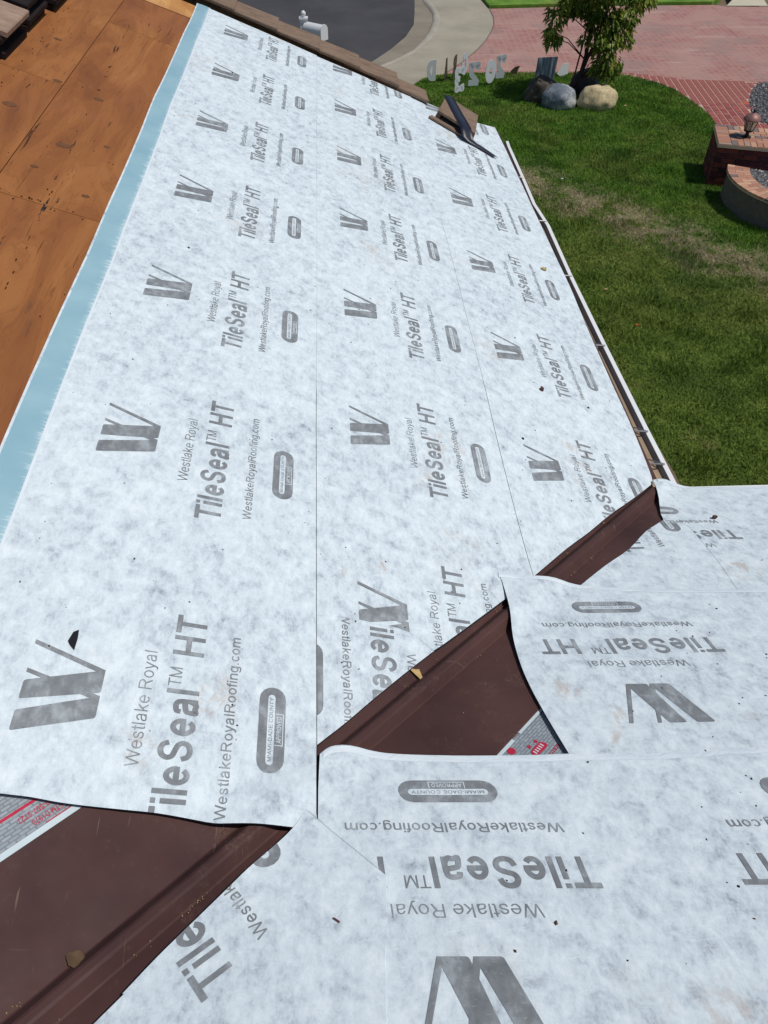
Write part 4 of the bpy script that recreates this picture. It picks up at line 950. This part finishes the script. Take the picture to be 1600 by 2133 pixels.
# raised last tile with end walls, open at the near side
rt = empty('raised_rake_tile', PA(1.0, 6.2, .02), 'brown box-shaped rake tile lying raised at the eave corner', 'roof tile')
slab('top', [PA(.834, 6.03, .082), PA(1.115, 5.83, .078), PA(1.212, 6.28, .078), PA(.952, 6.46, .082)], None, M['rake'], .022, .10, None, rt, None)
def quadbox(name, a, b, th, z0, z1, parent, mat):
    a, b = Vector(a), Vector(b); d = (b-a).normalized(); nn = Vector((-d.y, d.x))*th/2
    MB().prism([tuple(a-nn), tuple(b-nn), tuple(b+nn), tuple(a+nn)], z0, z1, 0, PA).build(name, mat, parent)
quadbox('end_wall', (.852, 6.035), (.962, 6.44), .03, .018, .060, rt, M['rake'])
quadbox('end_wall', (1.105, 5.85), (1.197, 6.27), .03, .018, .056, rt, M['rake'])
quadbox('sill', (.785, 6.0), (1.10, 5.82), .06, .018, .030, rt, M['rake'])
# navy-black strip draped over it
LS = [(.972, 6.455, .087), (.987, 6.3, .086), (1.002, 6.13, .085), (1.018, 5.98, .084), (1.034, 5.86, .080), (1.045, 5.80, .062), (1.06, 5.775, .038), (1.10, 5.76, .027), (1.16, 5.735, .024), (1.215, 5.695, .023), (1.275, 5.647, .0225)]
WD = [.046, .048, .050, .052, .053, .053, .052, .048, .042, .034, .024]
mb = MB()
for i, ((v, u, n_), w_) in enumerate(zip(LS, WD)):
    a = LS[max(i-1, 0)]; b = LS[min(i+1, len(LS)-1)]; q = Vector((.95, .3))*w_
    for t, dz in ((-1, 0), (-.3, .004), (.3, .004), (1, 0)):
        for th in (0, -.003): mb.v.append(PA(v+q.x*t, u+q.y*t, n_+dz+th+.002))
for i in range(len(LS)-1):
    for j in range(3):
        a = i*8+j*2; mb.f += [(a, a+2, a+10, a+8), (a+1, a+9, a+11, a+3)]; mb.m += [0, 0]
    for a in (i*8, i*8+6): mb.f.append((a, a+8, a+9, a+1)); mb.m.append(0)
mb.build('membrane_strip', M['strip'], label='glossy navy-black strip draped across the raised end tile', cat='strip', smooth=True)
# stacks of removed tiles on the bare deck
def stack(u0, v1, count, pale_top, where, seed, ln=.40, wd=.33):
    r_ = random.Random(seed)
    for k in range(count):
        dv, du = r_.uniform(-.03, .012), r_.uniform(-.025, .025); last = pale_top and k == count-1
        if last: dv, du = .018, .02
        a, b, n_ = v1-wd+dv, u0+du, .004+k*.034
        P = [PA(a, b, n_+.03), PA(a+wd, b+r_.uniform(-.01, .01), n_+.03), PA(a+wd, b+ln, n_+.03), PA(a, b+ln, n_+.03)]
        nm = {0: 'bottom'}.get(k, 'top' if k == count-1 else ORD[k])
        lb = ('pale weathered flat tile on top of ' if last else f'dark flat tile, {nm} from the deck up, in ')+where if k not in (0, count-1) or last else f'dark flat tile, {nm} of '+where
        slab('roof_tile', P, lb, M['pale_tile'] if last else M['dark_tile'], .028, 0, 'removed tiles stacked on the bare deck')
stack(4.31, -1.735, 4, True, 'the nearest stack on bare plywood', 2)
stack(4.78, -1.74, 4, False, 'the second stack on bare plywood', 5)
stack(5.29, -1.705, 3, False, 'the farthest stack on bare plywood', 9)

# ================================================================== SMALL THINGS ON THE ROOF
def chip(name, x, y, pts, mat, label, cat, off=.022, th=.002, curl=.0):
    P = [(x+a, y+b) for a, b in pts]
    m_ = MB(); zf = lambda a, b: drape(a, b, off)+curl*((a-x)**2+(b-y)**2)/.0009
    n = len(P); m_.v = [(a, b, zf(a, b)) for a, b in P]+[(a, b, zf(a, b)+th) for a, b in P]
    m_.f = [tuple(range(n-1, -1, -1)), tuple(range(n, 2*n))]+[(i, (i+1) % n, n+(i+1) % n, n+i) for i in range(n)]; m_.m = [0]*(n+2)
    return m_.build(name, mat, label=label, cat=cat)
chip('membrane_scrap', -.652, 1.036, [(-.010, -.004), (-.004, .022), (.006, .030), (.008, .006), (.007, -.026), (-.004, -.014)], M['black'], 'black torn scrap beside the largest left logo', 'scrap', .0215)
chip('dry_leaf', 1.219*1.0, 3.99, [(-.02, 0), (-.008, .02), (.008, .016), (.012, .03), (.02, .02), (.014, -.004), (0, -.008)], M['leafdry'], 'curled dry leaf near the gutter edge of the long slope', 'leaf', .016, .004, .004)
chip('soil_clod', .918, 2.705, [(.009*math.cos(a), .013*math.sin(a)) for a in (0, 1, 2, 3, 4, 5)], M['blob'], 'round brown clod on the lowest sheet of the long slope', 'clod', .014, .012)
chip('soil_clod', 1.45, 1.921, [(.011*math.cos(a), .009*math.sin(a)*(1.2 if a < 3 else .8)) for a in (0, 1, 2, 3, 4, 5)], M['blob'], 'small brown clod beside the upside-down print at right eave', 'clod', .016, .01)
chip('bark_scrap', .183, 1.085, [(-.026, .022), (-.006, .018), (.006, .02), (.012, -.004), (.018, -.026), (.006, -.014), (-.008, .002)], M['tan'], 'pale dry scrap on the upper flange of valley metal', 'scrap', .007, .003)
o = chip('rusty_lump', -.519, .378, [(.014*math.cos(a)*(1+.22*math.sin(3*a)), .014*math.sin(a)*(1+.15*math.cos(5*a))) for a in [i*.393 for i in range(16)]], M['rust'], 'round rusty lump stuck beside the rib of lower valley metal', 'lump', .007, .004)
chip('wood_sliver', -.045, .42, [(-.006, .006), (.006, -.003), (.005, -.006), (-.007, .003)], M['stake'], 'tiny red-brown sliver on the pointed corner sheet', 'sliver', .028, .002)
def specks(name, n, region, mat, label, off, rng, size=(.0012, .0042)):
    m_ = MB(); k = 0
    while k < n:
        x, y = region(rng); r_ = rng.uniform(*size)*(2.2 if rng.random() < .06 else 1); a = rng.uniform(0, 6.28); el = rng.uniform(.4, 1)
        z = drape(x, y, off(x, y)); P = [(x+r_*math.cos(a+q)*(1 if i % 2 else el), y+r_*math.sin(a+q)*(1 if i % 2 else el), z) for i, q in enumerate((0, 1.57, 3.14, 4.71))]
        m_.add(P+[(x, y, z+r_*.9)], [(0, 1, 4), (1, 2, 4), (2, 3, 4), (3, 0, 4)]); k += 1
    return m_.build(name, mat, label=label, cat='grit', kind='stuff')
def offs(x, y):
    if dval(x, y) < 0: return .0196 if x < -.09 else (.0166 if x < .62 else .0126)
    return .0216 if y < .78 else (.0186 if y < 1.45 else .0151)
def reg(rng):
    while True:
        if rng.random() < .6: x, y = rng.uniform(-.86, 1.33), rng.uniform(.7, 6.2); ok = dval(x, y) < -.075
        else: x, y = rng.uniform(.0, 2.0), rng.uniform(.3, 2.1); ok = dval(x, y) > .42
        if ok and random.random() < (1.2 if y < 3 else .5): return x, y
specks('dark_grit', 300, reg, M['debris'], 'dark grit scattered over the white sheets', offs, random.Random(21))
specks('brown_grit', 90, reg, M['blob'], 'brown crumbs scattered over the white sheets', offs, random.Random(22))
CLU = [(random.Random(40+i).choice((random.Random(50+i).uniform(.1, .72), random.Random(60+i).uniform(.9, 1.5), random.Random(70+i).uniform(-.85, -.4))), random.Random(80+i).choice((-.036, .037))) for i in range(14)]
def regv(rng):
    if rng.random() < .75:
        s_, d_ = rng.choice(CLU); return P_sd(s_+rng.gauss(0, .022), d_+rng.gauss(0, .004))
    s_ = rng.uniform(-.8, 1.4); return P_sd(s_, rng.uniform(-.05, .06) if s_ > .8 or s_ < -.3 else rng.uniform(-.055, .2))
specks('dry_crumbs', 170, regv, M['tan'], 'pale dry crumbs caught along the valley rib', lambda x, y: .005, random.Random(23), (.0006, .0018))

# ================================================================== YARD: mailbox
mx, my = -.50, 18.35
mbx = empty('mailbox', (mx, my, -.02), 'white post mailbox with ball finial at the street kerb', 'mailbox')
m_ = MB(); m_.box(W3, mx-.075, mx+.075, my-.075, my+.075, -.02, 1.02); m_.box(W3, mx-.092, mx+.092, my-.092, my+.092, 1.02, 1.055); m_.build('post', M['mail'], mbx)
MB().lathe((mx, my, 1.05), [(.03, 0), (.022, .015), (.045, .04), (.055, .07), (.045, .10), (.02, .122), (.004, .127)], 14).build('finial', M['mail'], mbx, smooth=True)
# barrel with rounded top, pointing to the right and away
ax = Vector((.78, -.62, 0)).normalized(); sxv = Vector((-ax.y, ax.x, 0)); pr = [(-.085, 0), (-.085, .12)]+[(-.085*math.cos(R(a)), .12+.085*math.sin(R(a))) for a in range(15, 180, 15)]+[(.085, .12), (.085, 0)]
def barrel(t0, t1, k, name, par=None):
    q = MB(); n = len(pr); c0 = Vector((mx, my, .70))
    for t in (t0, t1):
        for a, z in pr: q.v.append(tuple(c0+ax*t+sxv*a*k+Vector((0, 0, .01+z*k))))
    q.f = [(i, (i+1) % n, n+(i+1) % n, n+i) for i in range(n)]+[tuple(range(n-1, -1, -1)), tuple(range(n, 2*n))]; q.m = [0]*(n+2); return q.build(name, M['mail'], par or mbx)
bxo = barrel(.06, .52, 1.35, 'box'); barrel(.52, .545, 1.43, 'door', bxo)
m_ = MB(); m_.tube([Vector((mx, my, .70))+ax*t for t in (.02, .5)], .035, 8); m_.build('arm', M['mail'], mbx)
# small newspaper holder finial just left of the post
MB().lathe((mx-.55, my+.25, 0), [(.035, 0), (.035, .88), (.05, .89), (.05, .91), (.02, .93), (.002, .95)], 10).build('marker_post', M['mail'], label='small white round-topped post left of the mailbox', cat='post', smooth=True)

# ---- yard letters, seen from behind
def letter(ch, x, y, hgt, wid, rz, mat, label, t=.20, z0=.045, lean=0.0, star_hole=False):
    e = empty('yard_letter', (x, y, 0), label, 'yard sign', 'graduation yard letters on the lawn')
    c_, s_ = math.cos(rz), math.sin(rz)
    def fn(a, b, n_):  # a: reading direction (towards -x when facing the street), b: up
        lx, ly = -a, n_+lean*b; return (x+lx*c_-ly*s_, y+lx*s_+ly*c_, z0+b)
    m_ = MB()
    if star_hole:
        N = 40; out = [(wid/2*math.cos(2*math.pi*i/N+math.pi/2), hgt/2+hgt/2*math.sin(2*math.pi*i/N+math.pi/2)) for i in range(N)]
        inn = []
        for i in range(N):
            q = i/4; k = int(q); f = q-k; r0, r1 = (.075, .034) if k % 2 == 0 else (.034, .075)
            p0 = (r0*math.cos(R(90+36*k)), r0*math.sin(R(90+36*k))); p1 = (r1*math.cos(R(90+36*(k+1))), r1*math.sin(R(90+36*(k+1))))
            inn.append((p0[0]+(p1[0]-p0[0])*f, hgt/2+p0[1]+(p1[1]-p0[1])*f))
        for z in (-.006, .006): m_.v += [fn(*p, z) for p in out]+[fn(*p, z) for p in inn]
        for i in range(N):
            j = (i+1) % N; m_.f += [(i, j, N+j, N+i), (2*N+i, 3*N+i, 3*N+j, 2*N+j), (i, 2*N+i, 2*N+j, j), (N+i, N+j, 3*N+j, 3*N+i)]; m_.m += [0]*4
    else:
        tr, adv = text_tris(ch, t); k = wid/adv
        for q, lay in tr:
            for sgn in (-1, 1):
                P = [fn((a-adv/2)*k, b*hgt, sgn*(.006+lay*.0007)) for a, b in q]; m_.add(P, [(0, 1, 2)])
            n = 3
            P = [fn((a-adv/2)*k, b*hgt, sg*.006) for sg in (-1, 1) for a, b in q]; m_.add(P, [(0, 1, 4, 3), (1, 2, 5, 4), (2, 0, 3, 5)])
    lb_ = m_.build('letter_board', mat, e)
    for a in (-wid*.22, wid*.22): MB().tube([fn(a, -z0-.01, .009), fn(a, hgt*.35, .009)], .004, 6).build('stake', M['steel'], lb_)
letter('D', 2.17, 17.62, .40, .25, R(14), M['letter_grey'], 'pale letter D, leftmost sign of the back row', .30)
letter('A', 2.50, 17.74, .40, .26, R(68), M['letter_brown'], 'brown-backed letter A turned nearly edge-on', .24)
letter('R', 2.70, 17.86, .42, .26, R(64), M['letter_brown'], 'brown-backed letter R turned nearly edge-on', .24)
letter('G', 2.93, 18.02, .42, .26, R(44), M['letter_grey'], 'pale letter G behind the numbers', .28)
letter('3', 2.68, 16.95, .44, .27, R(24), M['letter'], 'white number 3 standing nearest on the lawn', .23)
letter('2', 3.03, 17.30, .44, .27, R(10), M['letter_grey'], 'pale number 2 between the 3 and the 0', .25)
letter('0', 3.41, 17.45, .45, .27, R(26), M['letter'], 'white oval number 0 with a star cut out', star_hole=True)
letter('2', 3.68, 17.78, .44, .24, R(14), M['letter_grey'], 'pale number 2 right behind the star 0', .25)
# dark fin-shaped sign, blue-grey sheet and white board
def board(name, P, th, mat, label, cat, fn):
    e = MB().prism(P, -th/2, th/2, 0, fn).build(name, mat, label=label, cat=cat); return e
def vert_fn(x, y, rz, lean=0): return lambda a, b, n_: (x+a*math.cos(rz)-(n_+lean*b)*math.sin(rz), y+a*math.sin(rz)+(n_+lean*b)*math.cos(rz), b)
board('fin_sign', [(-.09, 0), (-.10, .06), (-.05, .11), (.0, .15), (.10, .165), (.07, .10), (.05, .04), (.05, 0)], .012, M['letter_brown'], 'small dark fin-shaped sign behind the lawn numbers', 'yard sign', vert_fn(4.10, 18.2, 0))
e = empty('panel_sign', (4.66, 17.70, 0), 'blue-grey streaked rectangular sheet standing behind the boulders', 'panel')
MB().prism([(-.23, .0), (.20, .0), (.235, .46), (-.20, .45)], -.006, .006, 0, vert_fn(4.66, 17.70, R(3), .08)).build('sheet', M['panel'], e)
MB().tube([(4.56, 17.715, 0), (4.56, 17.74, .3)], .006, 6).build('stake', M['steel'], e)
MB().tube([(4.78, 17.72, 0), (4.78, 17.745, .3)], .006, 6).build('stake', M['steel'], e)
e = empty('board_sign', (5.15, 18.05, 0), 'white slanted board behind the tree trunk', 'yard sign')
MB().prism([(-.17, .07), (-.07, .0), (.06, .0), (.08, .03), (.12, .02), (.15, .02), (.12, .24), (-.03, .25)], -.006, .006, 0, vert_fn(5.14, 18.05, R(28))).build('board', M['letter'], e)
MB().tube([(5.12, 18.06, 0), (5.12, 18.06, .2)], .006, 6).build('stake', M['steel'], e)

# ---- boulders
def boulder(x, y, rx, ry, h_, mat, label, seed, rz=0):
    bm = bmesh.new(); bmesh.ops.create_icosphere(bm, subdivisions=4, radius=1); off = Vector((seed*3.1, seed*1.7, seed))
    for v in bm.verts:
        p = v.co.copy(); d = 1+.20*noise.noise(p*1.1+off)+.12*noise.noise(p*2.4+off)+.05*noise.noise(p*5.5+off)+.02*noise.noise(p*11+off)
        q = p*d; q.z = max(q.z, -.45); a = math.cos(rz)*q.x-math.sin(rz)*q.y; b = math.sin(rz)*q.x+math.cos(rz)*q.y
        v.co = Vector((a*rx, b*ry, (q.z+.45)*h_/1.45))
    me = bpy.data.meshes.new('boulder'); bm.to_mesh(me); bm.free(); me.materials.append(mat); me.polygons.foreach_set('use_smooth', [True]*len(me.polygons))
    o = bpy.data.objects.new('boulder', me); COL.objects.link(o); o.location = (x, y, -.02); return tag(o, label, 'boulder', 'boulders around the young tree')
boulder(4.33, 16.52, .33, .30, .46, M['r_dark'], 'dark brown boulder on the left below the blue-grey sheet', 1)
boulder(4.62, 16.14, .34, .28, .43, M['r_blue'], 'blue-grey and white streaked boulder in front', 2, .2)
boulder(5.38, 16.10, .38, .32, .43, M['r_cream'], 'cream boulder on the right of the tree', 3, -.2)
boulder(5.36, 17.00, .31, .27, .46, M['r_slate'], 'dark slate boulder behind the tree trunk', 4)
boulder(5.70, 16.85, .16, .15, .22, M['r_dark'], 'small dark boulder on the far right of the group', 5)
boulder(4.78, 16.95, .17, .15, .20, M['r_dark'], 'small brown boulder left of the trunk base', 6)

# ---- tree
tx, ty = 5.02, 16.62
tree = empty('young_tree', (tx, ty, 0), 'young leafy tree with drooping leaves rising from the boulders', 'tree')
trunk = MB(); rt_ = random.Random(4)
T0 = [Vector((tx, ty, -.02)), Vector((tx+.07, ty, .35)), Vector((tx+.12, ty+.02, .7)), Vector((tx+.15, ty+.02, 1.15)), Vector((tx+.19, ty+.05, 1.7)), Vector((tx+.16, ty, 2.3)), Vector((tx+.2, ty, 2.9))]
trunk.tube(T0, [.050, .042, .037, .033, .028, .02, .01], 8)
trunk.tube([T0[1], Vector((tx+.17, ty-.05, .8)), Vector((tx+.3, ty-.1, 1.3)), Vector((tx+.42, ty-.1, 1.9))], [.03, .026, .02, .012], 7)
CL_ = [(-.60, 0, 1.08, .17), (-.66, -.05, 1.22, .13), (-.57, 0, 1.46, .22), (-.35, .05, 1.62, .20), (.45, -.1, .90, .23), (.66, -.1, .66, .20), (.60, -.15, .50, .16), (.34, -.1, .60, .15), (.46, -.18, .66, .17), (.72, 0, 1.22, .23), (.80, .0, 1.48, .22), (.52, -.1, 1.08, .22), (.26, .1, 1.30, .24), (.30, -.1, 1.05, .17), (-.10, .1, 1.62, .22), (.15, 0, 1.62, .25), (.5, .05, 1.40, .25), (1.02, .1, 1.66, .16), (1.2, .1, 1.68, .13), (.86, -.05, 1.05, .12), (.02, .0, 1.08, .10),
       (.1, 0, 2.0, .42), (-.4, .2, 2.0, .33), (.6, .2, 2.0, .38), (.2, .3, 2.5, .42), (-.15, -.2, 2.4, .38), (.5, -.2, 2.5, .33), (.2, 0, 2.95, .33), (.1, .5, 1.8, .26)]
for cx_, cy_, cz_, cr_ in CL_:
    q = Vector((tx+cx_, ty+cy_, cz_)); b = min(T0, key=lambda p: (p-q+Vector((0, 0, .35))).length)
    mid_ = b.lerp(q, .55)+Vector((0, 0, .09)); trunk.tube([b, mid_, q], [.013, .009, .004], 5)
trunk.build('trunk', M['bark'], tree, smooth=True)
lv, lf = [], []
for cx_, cy_, cz_, cr_ in CL_:
    nl = int(3900*cr_**2.05)+20
    for k in range(nl):
        d = Vector((rt_.gauss(0, 1), rt_.gauss(0, 1), rt_.gauss(0, 1))).normalized()*cr_*rt_.uniform(.25, 1.05)**.6
        p = Vector((tx+cx_, ty+cy_, cz_))+d; ln = rt_.uniform(.08, .155); wd = ln*rt_.uniform(.17, .25)
        o_ = Vector((d.x, d.y, 0)); o_ = (o_.normalized() if o_.length > 1e-3 else Vector((1, 0, 0)))+Vector((rt_.gauss(0, .5), rt_.gauss(0, .5), 0))
        ax_ = (o_*.55+Vector((0, 0, rt_.uniform(-1.25, -.05)))).normalized(); sd_ = ax_.cross(Vector((rt_.gauss(0, .5), rt_.gauss(0, .5), 1))).normalized(); up_ = sd_.cross(ax_)
        a = p; m1 = p+ax_*ln*.42-up_*wd*.25; tip = p+ax_*ln-Vector((0, 0, ln*.14))
        i = len(lv); lv += [tuple(a), tuple(m1+sd_*wd+up_*wd*.35), tuple(tip), tuple(m1-sd_*wd+up_*wd*.35), tuple(m1)]
        lf += [(i, i+1, i+4), (i+1, i+2, i+4), (i, i+4, i+3), (i+4, i+2, i+3)]
mk('crown', lv, lf, M['leaf'], tree)
MB().tube([(tx-.085, ty+.0, -.02), (tx+.02, ty+.03, .9), (tx+.09, ty+.05, 1.55)], .017, 8).build('tree_stake', M['stake'], label='reddish brown stake leaning beside the young tree', cat='stake')

# ---- brick pillar, lantern, curved planter wall
PW, PD, PH = 1.35, .86, .68
pf = lambda a, b, c_: tuple(PILLAR0+E1*a+E2*b+Vector((0, 0, c_)))
pil = empty('brick_pillar', tuple(PILLAR0+E1*PW/2+E2*PD/2), 'square dark red brick pillar with tan brick cap at the drive', 'pillar')
pcore = MB().box(pf, .012, PW-.012, .012, PD-.012, -.02, PH-.062).build('core', M['dmortar'], pil)
pcap = MB().box(pf, -.018, PW+.018, -.018, PD+.018, PH-.062, PH-.012).build('cap_bed', M['mortar'], pil)
def bricks(fn, x0, x1, rows, L, Hh, z0, mat, par, th=.02, g=.010):
    for r_ in range(rows):
        x = x0-(L/2 if r_ % 2 else 0)
        while x < x1-.01:
            a, b = max(x, x0)+g/2, min(x+L, x1)-g/2
            if b-a > .02:
                q = MB(); j = random.uniform(-.0015, .0025)
                q.add([fn(a, z0+r_*Hh+g/2, 0), fn(b, z0+r_*Hh+g/2, 0), fn(b, z0+(r_+1)*Hh-g/2, 0), fn(a, z0+(r_+1)*Hh-g/2, 0), fn(a+.003, z0+r_*Hh+g/2+.003, th+j), fn(b-.003, z0+r_*Hh+g/2+.003, th+j), fn(b-.003, z0+(r_+1)*Hh-g/2-.003, th+j), fn(a+.003, z0+(r_+1)*Hh-g/2-.003, th+j)],
                      [(4, 5, 6, 7), (0, 1, 5, 4), (1, 2, 6, 5), (2, 3, 7, 6), (3, 0, 4, 7)]); q.build('brick', M[mat], par)
            x += L
bricks(lambda a, z, n_: pf(a, .014-n_, z), 0, PW, 8, .215, .0765, .0, 'brick', pcore)
bricks(lambda a, z, n_: pf(.014-n_, PD-a, z), 0, PD, 8, .215, .0765, .0, 'brick', pcore)
bricks(lambda a, z, n_: pf(PW-a, PD-.014+n_, z), 0, PW, 8, .215, .0765, .0, 'brick', pcore)
def capbrick(a0, a1, b0, b1, mat='cap'): MB().box(pf, a0+.005, a1-.005, b0+.005, b1-.005, PH-.03, PH+random.uniform(-.0015, .0015), bev=.004).build('cap_brick', M[mat], pcap)
for k in range(10): capbrick(-.02, .19, -.02+k*.09, .07+k*.09)
for k in range(12):
    capbrick(.19+k*.0985, .19+(k+1)*.0985, -.02, .19); capbrick(.19+k*.0985, .19+(k+1)*.0985, .67, .88)
for r_ in range(5):
    for k in range(-1, 6):
        a0, a1 = max(.19, .19+k*.2+(.1 if r_ % 2 else 0)), min(.19+12*.0985, .19+(k+1)*.2+(.1 if r_ % 2 else 0))
        if a1-a0 > .03: capbrick(a0, a1, .19+r_*.096, .19+(r_+1)*.096)
# lantern
lx_, ly_ = 6.795, 12.50; lz = PH+.002
lan = empty('lantern', (lx_, ly_, lz), 'bronze post lantern with glass panes and copper dome on pillar', 'lantern')
MB().lathe((lx_, ly_, lz), [(.075, 0), (.075, .014), (.04, .026), (.028, .05), (.028, .075), (.066, .09), (.076, .105), (.068, .112)], 16).build('base', M['bronze'], lan, smooth=False)
zb, zt_ = .112, .262
for k in range(6):
    q0 = 2*math.pi*k/6+.3; q1 = q0+math.pi/3
    pt = lambda q, r_, z: (lx_+r_*math.cos(q), ly_+r_*math.sin(q), lz+z)
    MB().tube([pt(q0, .070, zb), pt(q0, .108, zt_)], .008, 6).build('rib', M['bronze'], lan)
    MB().add([pt(q0+.08, .067, zb), pt(q1-.08, .067, zb), pt(q1-.08, .104, zt_), pt(q0+.08, .104, zt_)], [(0, 1, 2, 3)]).build('pane', M['glass'], lan)
MB().lathe((lx_, ly_, lz), [(.012, zb), (.012, .19), (.018, .195), (.018, .225), (.005, .235)], 8).build('bulb', M['letter'], lan)
dom = MB().lathe((lx_, ly_, lz), [(.134, zt_), (.138, zt_+.006), (.130, .290), (.108, .325), (.07, .352), (.034, .366), (.024, .372)], 18).build('dome', M['dome'], lan, smooth=True)
MB().lathe((lx_, ly_, lz), [(.014, .370), (.014, .38), (.024, .392), (.024, .404), (.01, .418), (.001, .42)], 10).build('finial', M['bronze'], dom, smooth=True)
# curved wall
CX, CY, RO, RI, WH = 7.50, 11.40, 1.27, .95, .45
wl = empty('planter_wall', (CX-1.1, CY, 0), 'curved grey stucco planter wall with tan brick cap below pillar', 'wall')
A0, A1 = 152, 300
def arcwall(r0, r1, z0, z1, mat, name, a0=A0, a1=A1, n=60):
    q = MB(); an = fr(R(a0), R(a1), n)
    for a in an:
        for r_, z in ((r0, z0), (r1, z0), (r1, z1), (r0, z1)): q.v.append((CX+r_*math.cos(a), CY+r_*math.sin(a), z))
    for i in range(n-1):
        for j in range(4): q.f.append((i*4+j, i*4+(j+1) % 4, (i+1)*4+(j+1) % 4, (i+1)*4+j)); q.m.append(0)
    q.f += [(0, 1, 2, 3), ((n-1)*4+3, (n-1)*4+2, (n-1)*4+1, (n-1)*4)]; q.m += [0, 0]; return q.build(name, M[mat], wl)
arcwall(RI, RO-.03, -.02, WH-.05, 'wallstucco', 'stucco_face'); wcap = arcwall(RI-.02, RO, WH-.05, WH-.012, 'mortar', 'cap_bed')
nr = int(R(A1-A0)*1.12/.092)
for k in range(nr):
    a0, a1 = R(A0)+k*.092/1.12, R(A0)+(k+1)*.092/1.12; g = .006
    cut = RI-.02+(.11 if k % 2 else .225)
    for r0, r1 in ((RI-.022, cut), (cut, RO+.004)):
        q = MB(); z0, z1 = WH-.03, WH+random.uniform(-.0015, .0015); ga = g/1.12
        pts = [(r0+g/2, a0+ga/2), (r1-g/2, a0+ga/2), (r1-g/2, a1-ga/2), (r0+g/2, a1-ga/2)]
        q.prism([(CX+r_*math.cos(a), CY+r_*math.sin(a)) for r_, a in pts], z0, z1); q.build('cap_brick', M['cap'], wcap)
rg = random.Random(8); mb = MB()
for k in range(900):
    a, r_ = rg.uniform(2.3, 4.6), .96*math.sqrt(rg.uniform(.1, 1)); x, y = CX+r_*math.cos(a), CY+r_*math.sin(a); s_ = rg.uniform(.014, .034); q0 = rg.uniform(0, 6)
    P = [(x+s_*math.cos(q0+q), y+s_*math.sin(q0+q)*rg.uniform(.7, 1), .33) for q in (0, 1.6, 3.1, 4.7)]; mb.add(P+[(x, y, .33+s_*.8)], [(0, 1, 4), (1, 2, 4), (2, 3, 4), (3, 0, 4)])
tag(mb.build('planter_gravel', M['gravel'], kind='stuff'), 'grey gravel filling the curved planter', 'gravel')
flat('planter_fill', [(CX+.96*math.cos(R(a)), CY+.96*math.sin(R(a))) for a in range(0, 360, 12)], .332, M['r_slate'], kind='structure')

# ---- litter on the lawn
def lawnbit(x, y, s, mat, label, nm, cat):
    pts = [(x+s*math.cos(a)*random.uniform(.6, 1), y+s*.5*math.sin(a)*random.uniform(.6, 1)) for a in (0, 1, 2, 3, 4, 5)]
    MB().prism(pts, .045, .052).build(nm, mat, label=label, cat=cat)
lawnbit(3.78, 8.02, .03, M['orange'], 'small orange-red scrap lying on the near lawn', 'scrap', 'scrap')
lawnbit(3.62, 8.9, .035, M['tan'], 'pale dry leaf on the grass nearest the gutter', 'fallen_leaf', 'leaf')
lawnbit(5.95, 16.0, .05, M['tan'], 'pale leaf on the grass right of the cream boulder', 'fallen_leaf', 'leaf')
lawnbit(3.85, 12.5, .03, M['letter'], 'tiny white scrap on the bright green grass', 'scrap', 'scrap')
